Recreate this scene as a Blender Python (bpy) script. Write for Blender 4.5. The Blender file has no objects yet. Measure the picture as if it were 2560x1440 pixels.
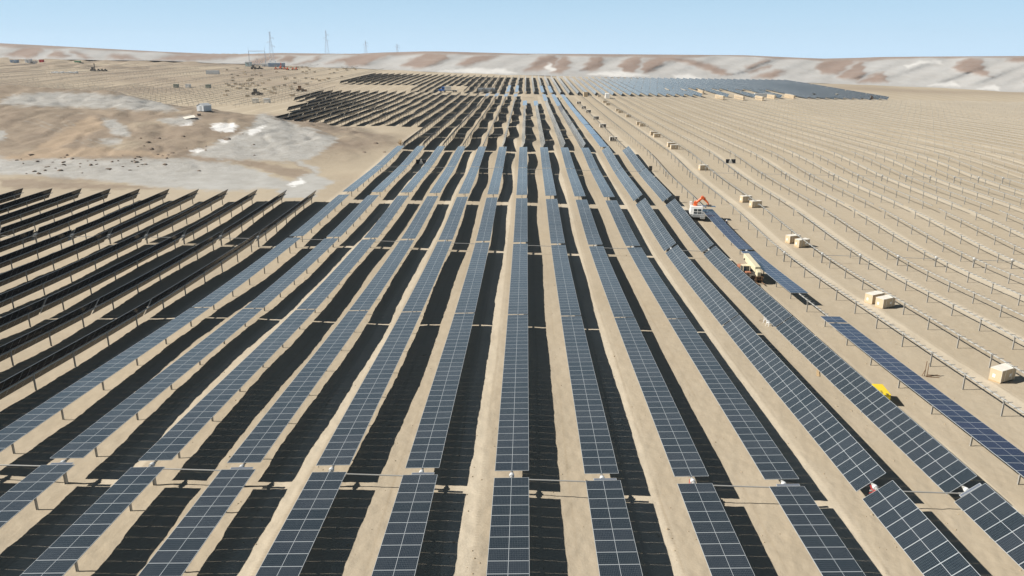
import bpy, bmesh, math, random
import numpy as np
from mathutils import Vector, Matrix

R = math.radians
random.seed(7)
rng = np.random.default_rng(11)
scene = bpy.context.scene
COL = scene.collection

# ------------------------------------------------------------------ helpers
def link(o, parent=None):
    COL.objects.link(o)
    if parent is not None:
        o.parent = parent
    return o

def tag(o, label=None, cat=None, group=None, kind=None):
    if label: o['label'] = label
    if cat: o['category'] = cat
    if group: o['group'] = group
    if kind: o['kind'] = kind
    return o

def thing(name, loc, label, cat, group=None, rz=0.0):
    o = bpy.data.objects.new(name, None)
    o.empty_display_size = 0.3
    o.location = loc
    o.rotation_euler = (0, 0, rz)
    link(o)
    return tag(o, label, cat, group)

class MB:
    """collects boxes, bars, prisms; builds one mesh"""
    def __init__(s):
        s.v = []; s.f = []; s.m = []; s.uv = {}
    def quad(s, a, b, c, d, m=0, uv=None):
        n = len(s.v); s.v += [a, b, c, d]; s.f.append((n, n+1, n+2, n+3)); s.m.append(m)
        if uv: s.uv[len(s.f)-1] = uv
    def hexa(s, p, m=0):
        n = len(s.v); s.v += [tuple(q) for q in p]
        for q in ((0,3,2,1),(4,5,6,7),(0,1,5,4),(1,2,6,5),(2,3,7,6),(3,0,4,7)):
            s.f.append(tuple(n+i for i in q)); s.m.append(m)
    def box(s, c, d, m=0, rz=0.0, taper=1.0):
        hx, hy, hz = d[0]/2, d[1]/2, d[2]/2
        P = [(-hx,-hy,-hz),(hx,-hy,-hz),(hx,hy,-hz),(-hx,hy,-hz)]
        P += [(x*taper, y*taper, hz) for x, y, _ in P]
        ca, sa = math.cos(rz), math.sin(rz)
        s.hexa([(c[0]+x*ca-y*sa, c[1]+x*sa+y*ca, c[2]+z) for x, y, z in P], m)
    def bar(s, p, q, r, m=0, n=8, r2=None, caps=True):
        p = Vector(p); q = Vector(q); ax = (q-p)
        if ax.length < 1e-6: return
        ax.normalize()
        t = Vector((0,0,1)) if abs(ax.z) < .9 else Vector((1,0,0))
        a = ax.cross(t).normalized(); b = ax.cross(a)
        r2 = r if r2 is None else r2
        k = len(s.v)
        for (c, rr) in ((p, r), (q, r2)):
            for i in range(n):
                an = 2*math.pi*i/n
                s.v.append(tuple(c + a*(math.cos(an)*rr) + b*(math.sin(an)*rr)))
        for i in range(n):
            j = (i+1) % n
            s.f.append((k+i, k+n+i, k+n+j, k+j)); s.m.append(m)
        if caps:
            s.f.append(tuple(k+i for i in range(n))); s.m.append(m)
            s.f.append(tuple(k+n+i for i in reversed(range(n)))); s.m.append(m)
    def prism(s, pts, y0, y1, m=0):
        """polygon pts in xz, extruded in y"""
        n = len(pts); k = len(s.v)
        s.v += [(x, y0, z) for x, z in pts] + [(x, y1, z) for x, z in pts]
        s.f.append(tuple(k+i for i in range(n))); s.m.append(m)
        s.f.append(tuple(k+n+i for i in reversed(range(n)))); s.m.append(m)
        for i in range(n):
            j = (i+1) % n
            s.f.append((k+i, k+n+i, k+n+j, k+j)); s.m.append(m)
    def mesh(s, name, mats, recalc=True):
        me = bpy.data.meshes.new(name)
        me.from_pydata(s.v, [], s.f)
        for mt in mats: me.materials.append(mt)
        me.polygons.foreach_set('material_index', s.m)
        if s.uv:
            L = me.uv_layers.new(name='UVMap')
            for pi, uv in s.uv.items():
                for li, c in zip(me.polygons[pi].loop_indices, uv):
                    L.data[li].uv = c
        if recalc:
            bm = bmesh.new(); bm.from_mesh(me)
            bmesh.ops.recalc_face_normals(bm, faces=bm.faces)
            bm.to_mesh(me); bm.free()
        me.update()
        return me
    def build(s, name, mats, parent=None, bevel=0.0):
        if not isinstance(mats, (list, tuple)): mats = [mats]
        o = bpy.data.objects.new(name, s.mesh(name, mats))
        if bevel:
            b = o.modifiers.new('bevel', 'BEVEL'); b.width = bevel; b.segments = 2; b.limit_method = 'ANGLE'
        return link(o, parent)

def obj(name, me, parent=None, mat=None):
    o = bpy.data.objects.new(name, me)
    link(o, parent)
    if mat is not None:
        o.matrix_local = mat
    return o

ONES = ['zeroth','first','second','third','fourth','fifth','sixth','seventh','eighth','ninth','tenth','eleventh','twelfth',
        'thirteenth','fourteenth','fifteenth','sixteenth','seventeenth','eighteenth','nineteenth']
TENS = {2:'twenty',3:'thirty',4:'forty',5:'fifty',6:'sixty',7:'seventy',8:'eighty'}
def ordw(n):
    if n < 20: return ONES[n]
    t, o = divmod(n, 10)
    if o == 0: return TENS[t][:-1] + 'ieth'
    return TENS[t] + '-' + ONES[o]

# ------------------------------------------------------------------ camera model
F_PX = 1910.0; TILT = math.atan(590/1910); YAW = 0.0184; CZ = 30.0
def to_px(X, Y, Z):
    X = np.asarray(X, float); Y = np.asarray(Y, float); Z = np.asarray(Z, float) - CZ
    xr = X*math.cos(YAW) + Y*math.sin(YAW); fd = -X*math.sin(YAW) + Y*math.cos(YAW)
    zc = fd*math.cos(TILT) - Z*math.sin(TILT); up = fd*math.sin(TILT) + Z*math.cos(TILT)
    zc = np.maximum(zc, 1.0)
    return 1280 + F_PX*xr/zc, 720 - F_PX*up/zc, fd
def z_for(fd, v):
    """height of the point at forward distance fd that appears at picture height v"""
    return CZ - fd*np.tan(TILT + np.arctan((np.asarray(v, float)-720)/F_PX))

cam = bpy.data.cameras.new('camera'); cam.sensor_width = 36; cam.lens = F_PX/2560*36
cam.clip_start = 1; cam.clip_end = 20000
co = bpy.data.objects.new('camera', cam); link(co)
co.location = (0, 0, CZ); co.rotation_euler = (math.pi/2 - TILT, 0, YAW)
scene.camera = co

# ------------------------------------------------------------------ materials
def mat(name):
    m = bpy.data.materials.new(name); m.use_nodes = True
    nt = m.node_tree; b = nt.nodes['Principled BSDF']
    return m, nt, b
def N(nt, typ, **kw):
    n = nt.nodes.new(typ)
    for k, v in kw.items():
        if k == 'inp':
            for i, x in v.items(): n.inputs[i].default_value = x
        else: setattr(n, k, v)
    return n
def mathn(nt, op, a, b=None, c=None, clamp=False):
    n = nt.nodes.new('ShaderNodeMath'); n.operation = op; n.use_clamp = clamp
    for i, x in enumerate((a, b, c)):
        if x is None: continue
        if isinstance(x, (int, float)): n.inputs[i].default_value = x
        else: nt.links.new(x, n.inputs[i])
    return n.outputs[0]
def mixc(nt, f, a, b):
    n = nt.nodes.new('ShaderNodeMix'); n.data_type = 'RGBA'
    for sock, x in ((n.inputs[0], f), (n.inputs[6], a), (n.inputs[7], b)):
        if isinstance(x, (int, float)): sock.default_value = x
        elif isinstance(x, tuple): sock.default_value = (*x, 1) if len(x) == 3 else x
        else: nt.links.new(x, sock)
    return n.outputs[2]
def noise(nt, scale, detail=4, rough=.55, vec=None, lo=.35, hi=.65, dim='3D'):
    n = N(nt, 'ShaderNodeTexNoise', noise_dimensions=dim)
    n.inputs['Scale'].default_value = scale; n.inputs['Detail'].default_value = detail; n.inputs['Roughness'].default_value = rough
    if vec is not None: nt.links.new(vec, n.inputs['Vector'])
    mr = nt.nodes.new('ShaderNodeMapRange'); mr.inputs[1].default_value = lo; mr.inputs[2].default_value = hi
    nt.links.new(n.outputs[0], mr.inputs[0])
    return mr.outputs[0]

def paint(name, col, rough=.5, metal=0.0, var=.12, scale=3.0, dirt=(.42,.34,.24), dirt_amt=.25, spec=.5):
    m, nt, b = mat(name)
    tc = N(nt, 'ShaderNodeTexCoord')
    n1 = noise(nt, scale, 5, .6, tc.outputs['Object'], .3, .75)
    n2 = noise(nt, scale*4.3, 3, .6, tc.outputs['Object'], .3, .7)
    c = mixc(nt, mathn(nt, 'MULTIPLY', n1, dirt_amt), tuple(col), dirt)
    dark = tuple(x*(1-var*2) for x in col)
    c = mixc(nt, mathn(nt, 'MULTIPLY', n2, .35), c, dark)
    nt.links.new(c, b.inputs['Base Color'])
    b.inputs['Roughness'].default_value = rough; b.inputs['Metallic'].default_value = metal
    b.inputs['Specular IOR Level'].default_value = spec
    return m

M_STEEL = paint('galvanised_steel', (.40,.40,.385), .55, .15, .12, 2.5, dirt_amt=.2)
M_RUST2 = paint('dull_red_paint', (.42,.16,.09), .6, 0, .2, 5, dirt_amt=.3)
M_GGREEN = paint('grey_green_paint', (.26,.30,.25), .6, 0, .1, 2, dirt_amt=.3)
M_CLOD = paint('earth_clod', (.36,.29,.20), .95, 0, .15, 9, dirt_amt=.3)
M_FRAME = paint('aluminium_frame', (.47,.50,.52), .45, .1, .04, 2, dirt_amt=.06)
M_FARSTEEL = paint('far_pale_steel', (.45,.425,.38), .6, 0, .08, 1, (.45,.38,.28), .4)  # paler steel copy: fading with distance is put into the far frames' colour
M_TUBE = paint('torque_tube_steel', (.44,.44,.42), .5, .2, .1, 1.2, dirt_amt=.15)
M_WHITE = paint('white_paint', (.78,.77,.74), .45, 0, .06, 2, dirt_amt=.15)
M_WHITE2 = paint('white_plastic', (.85,.85,.84), .4, 0, .03, 3, dirt_amt=.05)
M_ORANGE = paint('orange_paint', (.80,.13,.02), .35, 0, .1, 3, dirt_amt=.08)
M_CREAM = paint('cream_paint', (.70,.63,.44), .4, 0, .08, 2, dirt_amt=.12)
M_YELLOW = paint('yellow_paint', (.85,.62,.02), .4, 0, .08, 2, dirt_amt=.08)
M_BLUE = paint('blue_paint', (.02,.16,.55), .35, 0, .1, 2, dirt_amt=.12)
M_RED = paint('red_paint', (.55,.04,.04), .4, 0, .1, 2, dirt_amt=.12)
M_GREEN = paint('green_paint', (.16,.36,.20), .5, 0, .1, 2, dirt_amt=.2)
M_TEAL = paint('teal_sheet', (.42,.55,.54), .5, 0, .1, .5, dirt_amt=.2)
M_BLACK = paint('black_rubber', (.025,.024,.023), .75, 0, .2, 6, dirt_amt=.3)
M_DARK = paint('dark_machine', (.05,.048,.045), .55, 0, .2, 4, dirt_amt=.25)
M_WOOD = paint('pallet_wood', (.50,.36,.20), .75, 0, .15, 4, dirt_amt=.1)
M_CARD = paint('crate_board', (.58,.46,.31), .75, 0, .08, 2.5, (.42,.31,.19), .3)
M_WRAP = paint('crate_lid', (.80,.76,.68), .5, 0, .06, 2.5, (.5,.42,.32), .25)
M_LABEL = paint('paper_label', (.85,.83,.78), .6, 0, .02, 3, dirt_amt=.05)
M_GREY = paint('grey_sheet_metal', (.42,.44,.45), .45, .2, .1, .6, dirt_amt=.2)
M_PGREY = paint('pale_grey_sheet', (.62,.64,.65), .5, 0, .1, .5, dirt_amt=.2)
M_BGREY = paint('blue_grey_sheet', (.30,.38,.48), .45, .1, .1, .2, dirt_amt=.1)
M_HIVIS = paint('hi_vis_cloth', (.55,.80,.05), .7, 0, .05, 5, dirt_amt=.05)
M_NAVY = paint('navy_cloth', (.035,.045,.09), .8, 0, .1, 5, dirt_amt=.1)
M_SKIN = paint('skin', (.45,.26,.17), .6, 0, .05, 5, dirt_amt=0)
M_ROCK = paint('rock', (.16,.12,.09), .9, 0, .2, 2, (.35,.27,.2), .4)
M_RUST = paint('rusty_steel', (.20,.12,.07), .8, .1, .2, 6, (.4,.25,.15), .3)
M_WINDOW = paint('dark_window', (.02,.03,.035), .08, 0, .05, 1, dirt_amt=.08)
M_PYLON = paint('pylon_steel', (.60,.65,.71), .5, .1, .1, .2, dirt_amt=.05)

def glass_mat(name, base, dust, dust_amt, rough, ior=1.5, spec=.5):
    m, nt, b = mat(name); b.inputs['Specular IOR Level'].default_value = spec
    uv = N(nt, 'ShaderNodeUVMap'); uv.uv_map = 'UVMap'
    sx = N(nt, 'ShaderNodeSeparateXYZ'); nt.links.new(uv.outputs[0], sx.inputs[0])
    # cell lines: 12 cells across each half, 6 along
    def line(sock, n, w):
        fr = mathn(nt, 'FRACT', mathn(nt, 'MULTIPLY', sock, n))
        d = mathn(nt, 'ABSOLUTE', mathn(nt, 'SUBTRACT', fr, .5))
        return mathn(nt, 'GREATER_THAN', d, .5 - w)
    ln = mathn(nt, 'MAXIMUM', line(sx.outputs[0], 12, .03), line(sx.outputs[1], 6, .022))
    oi = N(nt, 'ShaderNodeObjectInfo')
    tc = N(nt, 'ShaderNodeTexCoord')
    geo = N(nt, 'ShaderNodeNewGeometry')
    nz = noise(nt, .35, 5, .6, geo.outputs['Position'], .3, .7)
    nz2 = noise(nt, 2.5, 4, .65, geo.outputs['Position'], .3, .75)
    var = mathn(nt, 'MULTIPLY_ADD', oi.outputs['Random'], .3, .85)
    c0 = mixc(nt, oi.outputs['Random'], (base[0]*.7, base[1]*.85, base[2]*.9), (base[0]*1.5, base[1]*1.12, base[2]*1.2))
    c1 = mixc(nt, mathn(nt, 'MULTIPLY', ln, .28), c0, (.42,.46,.50))
    tau = mathn(nt, 'MULTIPLY', mathn(nt, 'MULTIPLY', var, dust_amt), mathn(nt, 'MULTIPLY_ADD', mathn(nt, 'ADD', nz, nz2), .4, .6))
    # a thin film of dust covers more the lower one looks along it
    dt = N(nt, 'ShaderNodeVectorMath', operation='DOT_PRODUCT'); nt.links.new(geo.outputs['Incoming'], dt.inputs[0]); nt.links.new(geo.outputs['Normal'], dt.inputs[1])
    cosv = mathn(nt, 'MAXIMUM', mathn(nt, 'ABSOLUTE', dt.outputs['Value']), .06)
    dm = mathn(nt, 'SUBTRACT', 1.0, mathn(nt, 'POWER', 2.718, mathn(nt, 'MULTIPLY', mathn(nt, 'DIVIDE', tau, mathn(nt, 'POWER', cosv, 1.5)), -1.0)), clamp=True)
    c2 = mixc(nt, dm, c1, dust)
    nt.links.new(c2, b.inputs['Base Color'])
    b.inputs['Roughness'].default_value = rough; b.inputs['IOR'].default_value = ior
    r = mathn(nt, 'MULTIPLY_ADD', nz2, .08, rough); nt.links.new(r, b.inputs['Roughness'])
    return m
M_DUSTY = glass_mat('dusty_module_glass', (.006,.0155,.024), (.42,.42,.395), .019, .14, 1.62)
M_CLEAN = glass_mat('clean_module_glass', (.010,.018,.050), (.30,.32,.36), .010, .07)
M_BACK = glass_mat('module_back_glass', (.005,.0055,.007), (.2,.18,.15), .004, .12, 1.4, .1)

# ground material: sand with vehicle lanes between the tracker rows
def ground_mat():
    m, nt, b = mat('desert_sand')
    geo = N(nt, 'ShaderNodeNewGeometry'); P = geo.outputs['Position']
    sp = N(nt, 'ShaderNodeSeparateXYZ'); nt.links.new(P, sp.inputs[0])
    def attr(n):
        a = N(nt, 'ShaderNodeAttribute'); a.attribute_name = n; return a.outputs['Fac']
    wob = noise(nt, .03, 2, .5, P, 0, 1)
    n_big = noise(nt, .02, 4, .55, P, .35, .65)
    n_mid = noise(nt, .25, 5, .6, P, .32, .68)
    n_fin = noise(nt, 3.0, 5, .65, P, .3, .7)
    n_one = noise(nt, .9, 5, .7, P, .36, .66)
    n_grit = noise(nt, 14.0, 3, .6, P, .25, .75)
    sand = mixc(nt, n_big, (.41,.347,.257), (.455,.39,.298))
    sand = mixc(nt, mathn(nt, 'MULTIPLY', n_mid, .45), sand, (.385,.325,.238))
    # lanes: pale compacted strips repeated every second aisle
    xs = mathn(nt, 'ADD', sp.outputs[0], mathn(nt, 'MULTIPLY_ADD', wob, .7, -.35))
    md = mathn(nt, 'ABSOLUTE', mathn(nt, 'SUBTRACT', mathn(nt, 'FLOORED_MODULO', mathn(nt, 'ADD', xs, 3.84 + 6), 12.0), 6.0))
    lane = mathn(nt, 'SUBTRACT', 1.0, mathn(nt, 'MULTIPLY', mathn(nt, 'SUBTRACT', md, .75), 1.6), clamp=True)
    lane = mathn(nt, 'MULTIPLY', lane, attr('lane'), clamp=True)
    lane = mathn(nt, 'MULTIPLY', lane, mathn(nt, 'MULTIPLY_ADD', n_mid, .5, .65), clamp=True)
    sand = mixc(nt, mathn(nt, 'MULTIPLY', lane, .9), sand, (.64,.565,.445))
    # streaks along the rows
    mp = N(nt, 'ShaderNodeMapping'); mp.inputs['Scale'].default_value = (1.3, .05, 1); nt.links.new(P, mp.inputs[0])
    st = noise(nt, 1.0, 5, .65, mp.outputs[0], .35, .7)
    sand = mixc(nt, mathn(nt, 'MULTIPLY', mathn(nt, 'MULTIPLY', st, attr('lane')), .14), sand, (.33,.262,.18))
    tread = N(nt, 'ShaderNodeTexWave', wave_type='BANDS', bands_direction='Y', wave_profile='SAW')
    tread.inputs['Scale'].default_value = 1.1; tread.inputs['Distortion'].default_value = 3.5; tread.inputs['Detail'].default_value = 2; nt.links.new(P, tread.inputs['Vector'])
    rutc = mathn(nt, 'SUBTRACT', 1.0, mathn(nt, 'MULTIPLY', mathn(nt, 'ABSOLUTE', mathn(nt, 'SUBTRACT', md, .85)), 3.2), clamp=True)
    rutc = mathn(nt, 'MULTIPLY', mathn(nt, 'MULTIPLY', rutc, tread.outputs['Fac']), mathn(nt, 'MULTIPLY', attr('lane'), n_mid))
    sand = mixc(nt, mathn(nt, 'MULTIPLY', rutc, .5), sand, (.30,.235,.16))
    sand = mixc(nt, mathn(nt, 'MULTIPLY', n_fin, .2), sand, (.31,.245,.165))
    sand = mixc(nt, mathn(nt, 'MULTIPLY', n_grit, .2), sand, (.52,.44,.34))
    sand = mixc(nt, mathn(nt, 'MULTIPLY', n_one, .30), sand, (.50,.435,.335))
    dk = noise(nt, .06, 3, .6, P, .45, .75)
    sand = mixc(nt, mathn(nt, 'MULTIPLY', dk, .35), sand, (.40,.325,.225))
    # wheel ruts: two narrow dark lines either side of the aisle middle
    md2 = mathn(nt, 'ABSOLUTE', mathn(nt, 'SUBTRACT', mathn(nt, 'FLOORED_MODULO', mathn(nt, 'ADD', xs, 3.84 + 3), 6.0), 3.0))
    r2 = mathn(nt, 'SUBTRACT', 1.0, mathn(nt, 'MULTIPLY', mathn(nt, 'ABSOLUTE', mathn(nt, 'SUBTRACT', md2, 1.0)), 7.0), clamp=True)
    r2 = mathn(nt, 'MULTIPLY', mathn(nt, 'MULTIPLY', r2, attr('lane')), st)
    sand = mixc(nt, mathn(nt, 'MULTIPLY', r2, .5), sand, (.33,.26,.175))
    # minerals of the mounds
    brown = mixc(nt, n_mid, (.255,.203,.155), (.325,.265,.208))
    brown = mixc(nt, mathn(nt, 'MULTIPLY', n_fin, .35), brown, (.24,.18,.125))
    pale = mixc(nt, n_mid, (.375,.365,.34), (.45,.445,.425))
    c = mixc(nt, attr('brown'), sand, brown)
    c = mixc(nt, attr('pale'), c, pale)
    c = mixc(nt, attr('white'), c, (.74,.735,.72))
    n_rk = noise(nt, .55, 7, .72, P, .38, .66)
    n_sp = noise(nt, 1.3, 4, .7, P, .60, .68)
    c = mixc(nt, mathn(nt, 'MULTIPLY', mathn(nt, 'MULTIPLY', n_rk, attr('rough')), .28), c, (.235,.19,.145))
    c = mixc(nt, mathn(nt, 'MULTIPLY', mathn(nt, 'MULTIPLY', n_sp, attr('rough')), .6), c, (.17,.13,.10))
    c = mixc(nt, attr('tan'), c, (.37,.285,.205))
    nt.links.new(c, b.inputs['Base Color'])
    b.inputs['Roughness'].default_value = .95; b.inputs['Specular IOR Level'].default_value = .15
    # tread and footprints
    tre = N(nt, 'ShaderNodeTexWave', wave_type='BANDS', bands_direction='Y', wave_profile='SAW')
    tre.inputs['Scale'].default_value = 1.1; tre.inputs['Distortion'].default_value = 3.5; tre.inputs['Detail'].default_value = 2
    nt.links.new(P, tre.inputs['Vector'])
    rut = mathn(nt, 'SUBTRACT', 1.0, mathn(nt, 'MULTIPLY', mathn(nt, 'ABSOLUTE', mathn(nt, 'SUBTRACT', md, .85)), 3.2), clamp=True)
    h = mathn(nt, 'MULTIPLY', mathn(nt, 'MULTIPLY', tre.outputs['Fac'], rut), .15)
    h = mathn(nt, 'MULTIPLY', h, attr('lane'))
    h = mathn(nt, 'ADD', h, mathn(nt, 'MULTIPLY', n_fin, .055))
    h = mathn(nt, 'ADD', h, mathn(nt, 'MULTIPLY', n_mid, .12))
    h = mathn(nt, 'ADD', h, mathn(nt, 'MULTIPLY', n_one, .07))
    h = mathn(nt, 'ADD', h, mathn(nt, 'MULTIPLY', n_grit, .012))
    h = mathn(nt, 'SUBTRACT', h, mathn(nt, 'MULTIPLY', rut, .03))
    h = mathn(nt, 'ADD', h, mathn(nt, 'MULTIPLY', attr('rough'), mathn(nt, 'ADD', mathn(nt, 'MULTIPLY', n_rk, .9), mathn(nt, 'MULTIPLY', n_one, .5))))
    bp = N(nt, 'ShaderNodeBump'); bp.inputs['Strength'].default_value = .2; bp.inputs['Distance'].default_value = 1.0
    nt.links.new(h, bp.inputs['Height']); nt.links.new(bp.outputs[0], b.inputs['Normal'])
    return m
M_SAND = ground_mat()

def hill_mat():
    m, nt, b = mat('hill_rock_and_sand')
    geo = N(nt, 'ShaderNodeNewGeometry'); P = geo.outputs['Position']
    a = N(nt, 'ShaderNodeAttribute'); a.attribute_name = 'rock'
    n1 = noise(nt, .02, 6, .6, P, .3, .7); n2 = noise(nt, .12, 5, .65, P, .3, .7)
    pale = mixc(nt, n1, (.375,.368,.355), (.44,.44,.435))
    pale = mixc(nt, mathn(nt, 'MULTIPLY', n2, .2), pale, (.40,.365,.325))
    br = mixc(nt, n1, (.25,.188,.158), (.31,.242,.205))
    br = mixc(nt, mathn(nt, 'MULTIPLY', n2, .4), br, (.27,.205,.165))
    f = mathn(nt, 'ADD', a.outputs['Fac'], mathn(nt, 'MULTIPLY_ADD', n2, .14, -.07), clamp=True)
    w = N(nt, 'ShaderNodeAttribute'); w.attribute_name = 'white'
    c = mixc(nt, f, pale, br)
    c = mixc(nt, w.outputs['Fac'], c, (.58,.57,.55))
    nt.links.new(c, b.inputs['Base Color'])
    b.inputs['Roughness'].default_value = .95; b.inputs['Specular IOR Level'].default_value = .1
    bp = N(nt, 'ShaderNodeBump'); bp.inputs['Strength'].default_value = .25; bp.inputs['Distance'].default_value = 5
    nt.links.new(n1, bp.inputs['Height']); nt.links.new(bp.outputs[0], b.inputs['Normal'])
    return m
M_HILL = hill_mat()

# ------------------------------------------------------------------ terrain functions
def sines(X, Y, wl, n, seed):
    r = np.random.default_rng(seed); o = 0
    for i in range(n):
        a = r.uniform(0, 2*math.pi); k = 2*math.pi/(wl*r.uniform(.6, 1.6)); p = r.uniform(0, 6.28)
        o = o + np.sin(k*(X*math.cos(a) + Y*math.sin(a)) + p)
    return o/math.sqrt(n)
def sstep(a, b, x):
    t = np.clip((x-a)/(b-a), 0, 1); return t*t*(3-2*t)

AY = [-50, 8, 45, 82, 119, 156, 193, 226, 264, 300, 400, 450, 525, 545, 600, 700, 800, 900, 1050, 1300, 4000]
AZ = [-25, -25.6, -26.75, -28.35, -29.05, -28.2, -27.85, -26.78, -26.6, -26.6, -26.7, -26.4, -26.1, -26.1, -24.9, -22.9, -21.4, -18.5, -13.5, -10, -10]
BY = [-50, 45, 82, 119, 156, 193, 226, 300, 525, 800, 4000]
BZ = [-.0247, -.0247, -.0215, -.029, -.0207, -.017, -.0105, -.012, -.0155, -.016, -.016]
def smooth_interp(x, xs, ys):
    x = np.asarray(x, float); xs = np.array(xs, float); ys = np.array(ys, float)
    d = np.diff(ys)/np.diff(xs); m = np.zeros(len(xs)); m[1:-1] = np.where(d[1:]*d[:-1] > 0, (d[1:]+d[:-1])/2, 0); m[0] = d[0]; m[-1] = d[-1]
    i = np.clip(np.searchsorted(xs, x)-1, 0, len(xs)-2); h = xs[i+1]-xs[i]; t = np.clip((x-xs[i])/h, 0, 1)
    return ys[i]*(1+2*t)*(1-t)**2 + m[i]*h*t*(1-t)**2 + ys[i+1]*t*t*(3-2*t) + m[i+1]*h*t*t*(t-1)
def tube_z(X, Y):
    """height of the torque tubes over the field"""
    X = np.asarray(X, float); Y = np.asarray(Y, float)
    lim = np.interp(Y, [0, 450, 600, 5000], [42, 42, 300, 300])
    Xe = np.where(X < 0, -lim*np.tanh(-X/lim), X)
    Xe = np.where(X > 420, 420, Xe)
    return CZ + smooth_interp(Y, AY, AZ) + smooth_interp(Y, BY, BZ)*(Xe + 6.0)

# mounds left of the field: picture heights of the slope at forward distances, for six view columns
MU = [-700, 0, 250, 500, 650, 750, 860, 950, 1040]
MFD = [163, 185, 205, 230, 255, 280, 300, 320, 345, 375, 410]
MV = [[482,436,397,350,296,256,250,232,206,216,0],
      [480,434,395,348,300,262,260,238,212,216,0],
      [480,434,393,348,309,274,275,250,226,229,0],
      [482,438,398,350,309,279,273,272,270,0,0],
      [484,442,402,354,313,287,289,0,0,0,0],
      [485,445,405,358,323,303,306,0,0,0,0],
      [486,446,408,364,332,319,0,0,0,0,0],
      [0,0,0,366,341,331,0,0,0,0,0],
      [0,0,0,0,0,0,0,0,0,0,0]]
def plain_z(X, Y):
    X = np.asarray(X, float); Y = np.asarray(Y, float)
    amp = np.interp(Y, [0, 150, 240, 520, 700, 3000], [.13, .17, .42, .40, .3, .9])*np.interp(X, [4, 22, 36], [1, .55, .25])*np.where((X < -8) & (Y > 200), np.interp(X, [-22, -8], [.4, 1]), 1)
    hp = 1.52 - .16*sstep(4, -4, X)*sstep(125, 90, Y)
    z = tube_z(X, Y) - hp + amp*sines(X, Y, 34, 5, 3) + (.03*sines(X, Y, 9, 7, 4) + .012*sines(X, Y, 4.3, 9, 12))*np.interp(X, [20, 40], [1, .5])
    z = z + (.014*sines(X, Y, 2.2, 9, 9) + .016*sines(X, Y, .9, 9, 10))*sstep(160, 100, Y)
    left = sstep(-330, -520, X)*sstep(650, 900, Y)
    z = z + left*(1.6*np.abs(sines(X, Y, 60, 5, 21)) + .7*sines(X, Y, 22, 5, 22))
    return z
def ground_z(X, Y, full=False):
    X = np.asarray(X, float); Y = np.asarray(Y, float)
    pz = plain_z(X, Y)
    u, v, fd = to_px(X, Y, pz)
    near = (Y > 150) & (Y < 430) & (u < 1045)
    w = np.zeros_like(pz)
    if np.any(near):
        uu = np.clip(u[near], MU[0]+1, MU[-1]-1); ff = fd[near]
        cols = []
        for j in range(len(MU)):
            fds = np.array(MFD, float); vs = np.array(MV[j], float)
            hz = np.where(vs > 0, z_for(fds, np.maximum(vs, 1)), -999)
            cols.append((fds, hz))
        zz = []
        pn = pz[near]
        for fds, hz in cols:
            ok = hz > -900
            # height above the plain at the nodes, zero where the plain shows
            hh = np.where(ok, hz, 0)
            a = np.interp(ff, fds, hh); o = np.interp(ff, fds, ok.astype(float))
            k = np.where(o > .999, a, 0)
            # blend to the plain where a node is missing
            good = fds[ok] if ok.any() else np.array([0.])
            gz = hz[ok] if ok.any() else np.array([0.])
            az = np.interp(ff, good, gz) if ok.any() else pn
            lo, hi = (good.min(), good.max()) if ok.any() else (0, 0)
            wgt = sstep(lo-18, lo+10, ff)*(1-sstep(hi, hi+26, ff)) if ok.any() else np.zeros_like(ff)
            zz.append(pn*(1-wgt) + az*wgt)
        zz = np.array(zz)
        j = np.clip(np.searchsorted(MU, uu)-1, 0, len(MU)-2)
        t = (uu - np.array(MU)[j])/(np.array(MU)[j+1]-np.array(MU)[j]); t = t*t*(3-2*t)
        idx = np.arange(len(uu))
        mz = zz[j, idx]*(1-t) + zz[j+1, idx]*t
        d = mz - pn
        rid = np.abs(sines(X[near], Y[near]*1.0, 22, 5, 33))
        gully = np.clip(1 - rid*2.2, 0, 1)
        k_ = np.clip(np.abs(d)/2.5, 0, 1)
        mz = mz + k_*(.26*sines(X[near], Y[near], 18, 6, 31) + .09*sines(X[near], Y[near], 5, 6, 32) + .05*sines(X[near], Y[near], 2.2, 6, 34) - .38*gully)
        out = pz.copy(); out[near] = mz
        w[near] = np.clip(np.abs(d)/1.2, 0, 1)
        pz = out
    return (pz, w) if full else pz
def gz(x, y):
    return float(ground_z(np.array([x]), np.array([y]))[0])
def at(u, v):
    """ground point seen at a place of the photograph"""
    a, b = (u-1280)/F_PX, (720-v)/F_PX
    d = Vector((math.cos(YAW), math.sin(YAW), 0))*a
    fw = Vector((-math.sin(YAW), math.cos(YAW), 0))
    d += fw*math.cos(TILT) - Vector((0,0,1))*math.sin(TILT)
    d += (fw*math.sin(TILT) + Vector((0,0,1))*math.cos(TILT))*b
    ts = np.linspace(25, 1600, 6000)
    X = d.x*ts; Y = d.y*ts; Z = CZ + d.z*ts
    g = ground_z(X, Y)
    below = np.nonzero(Z < g)[0]
    i = below[0] if len(below) else len(ts)-1
    return Vector((X[i], Y[i], g[i]))

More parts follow.
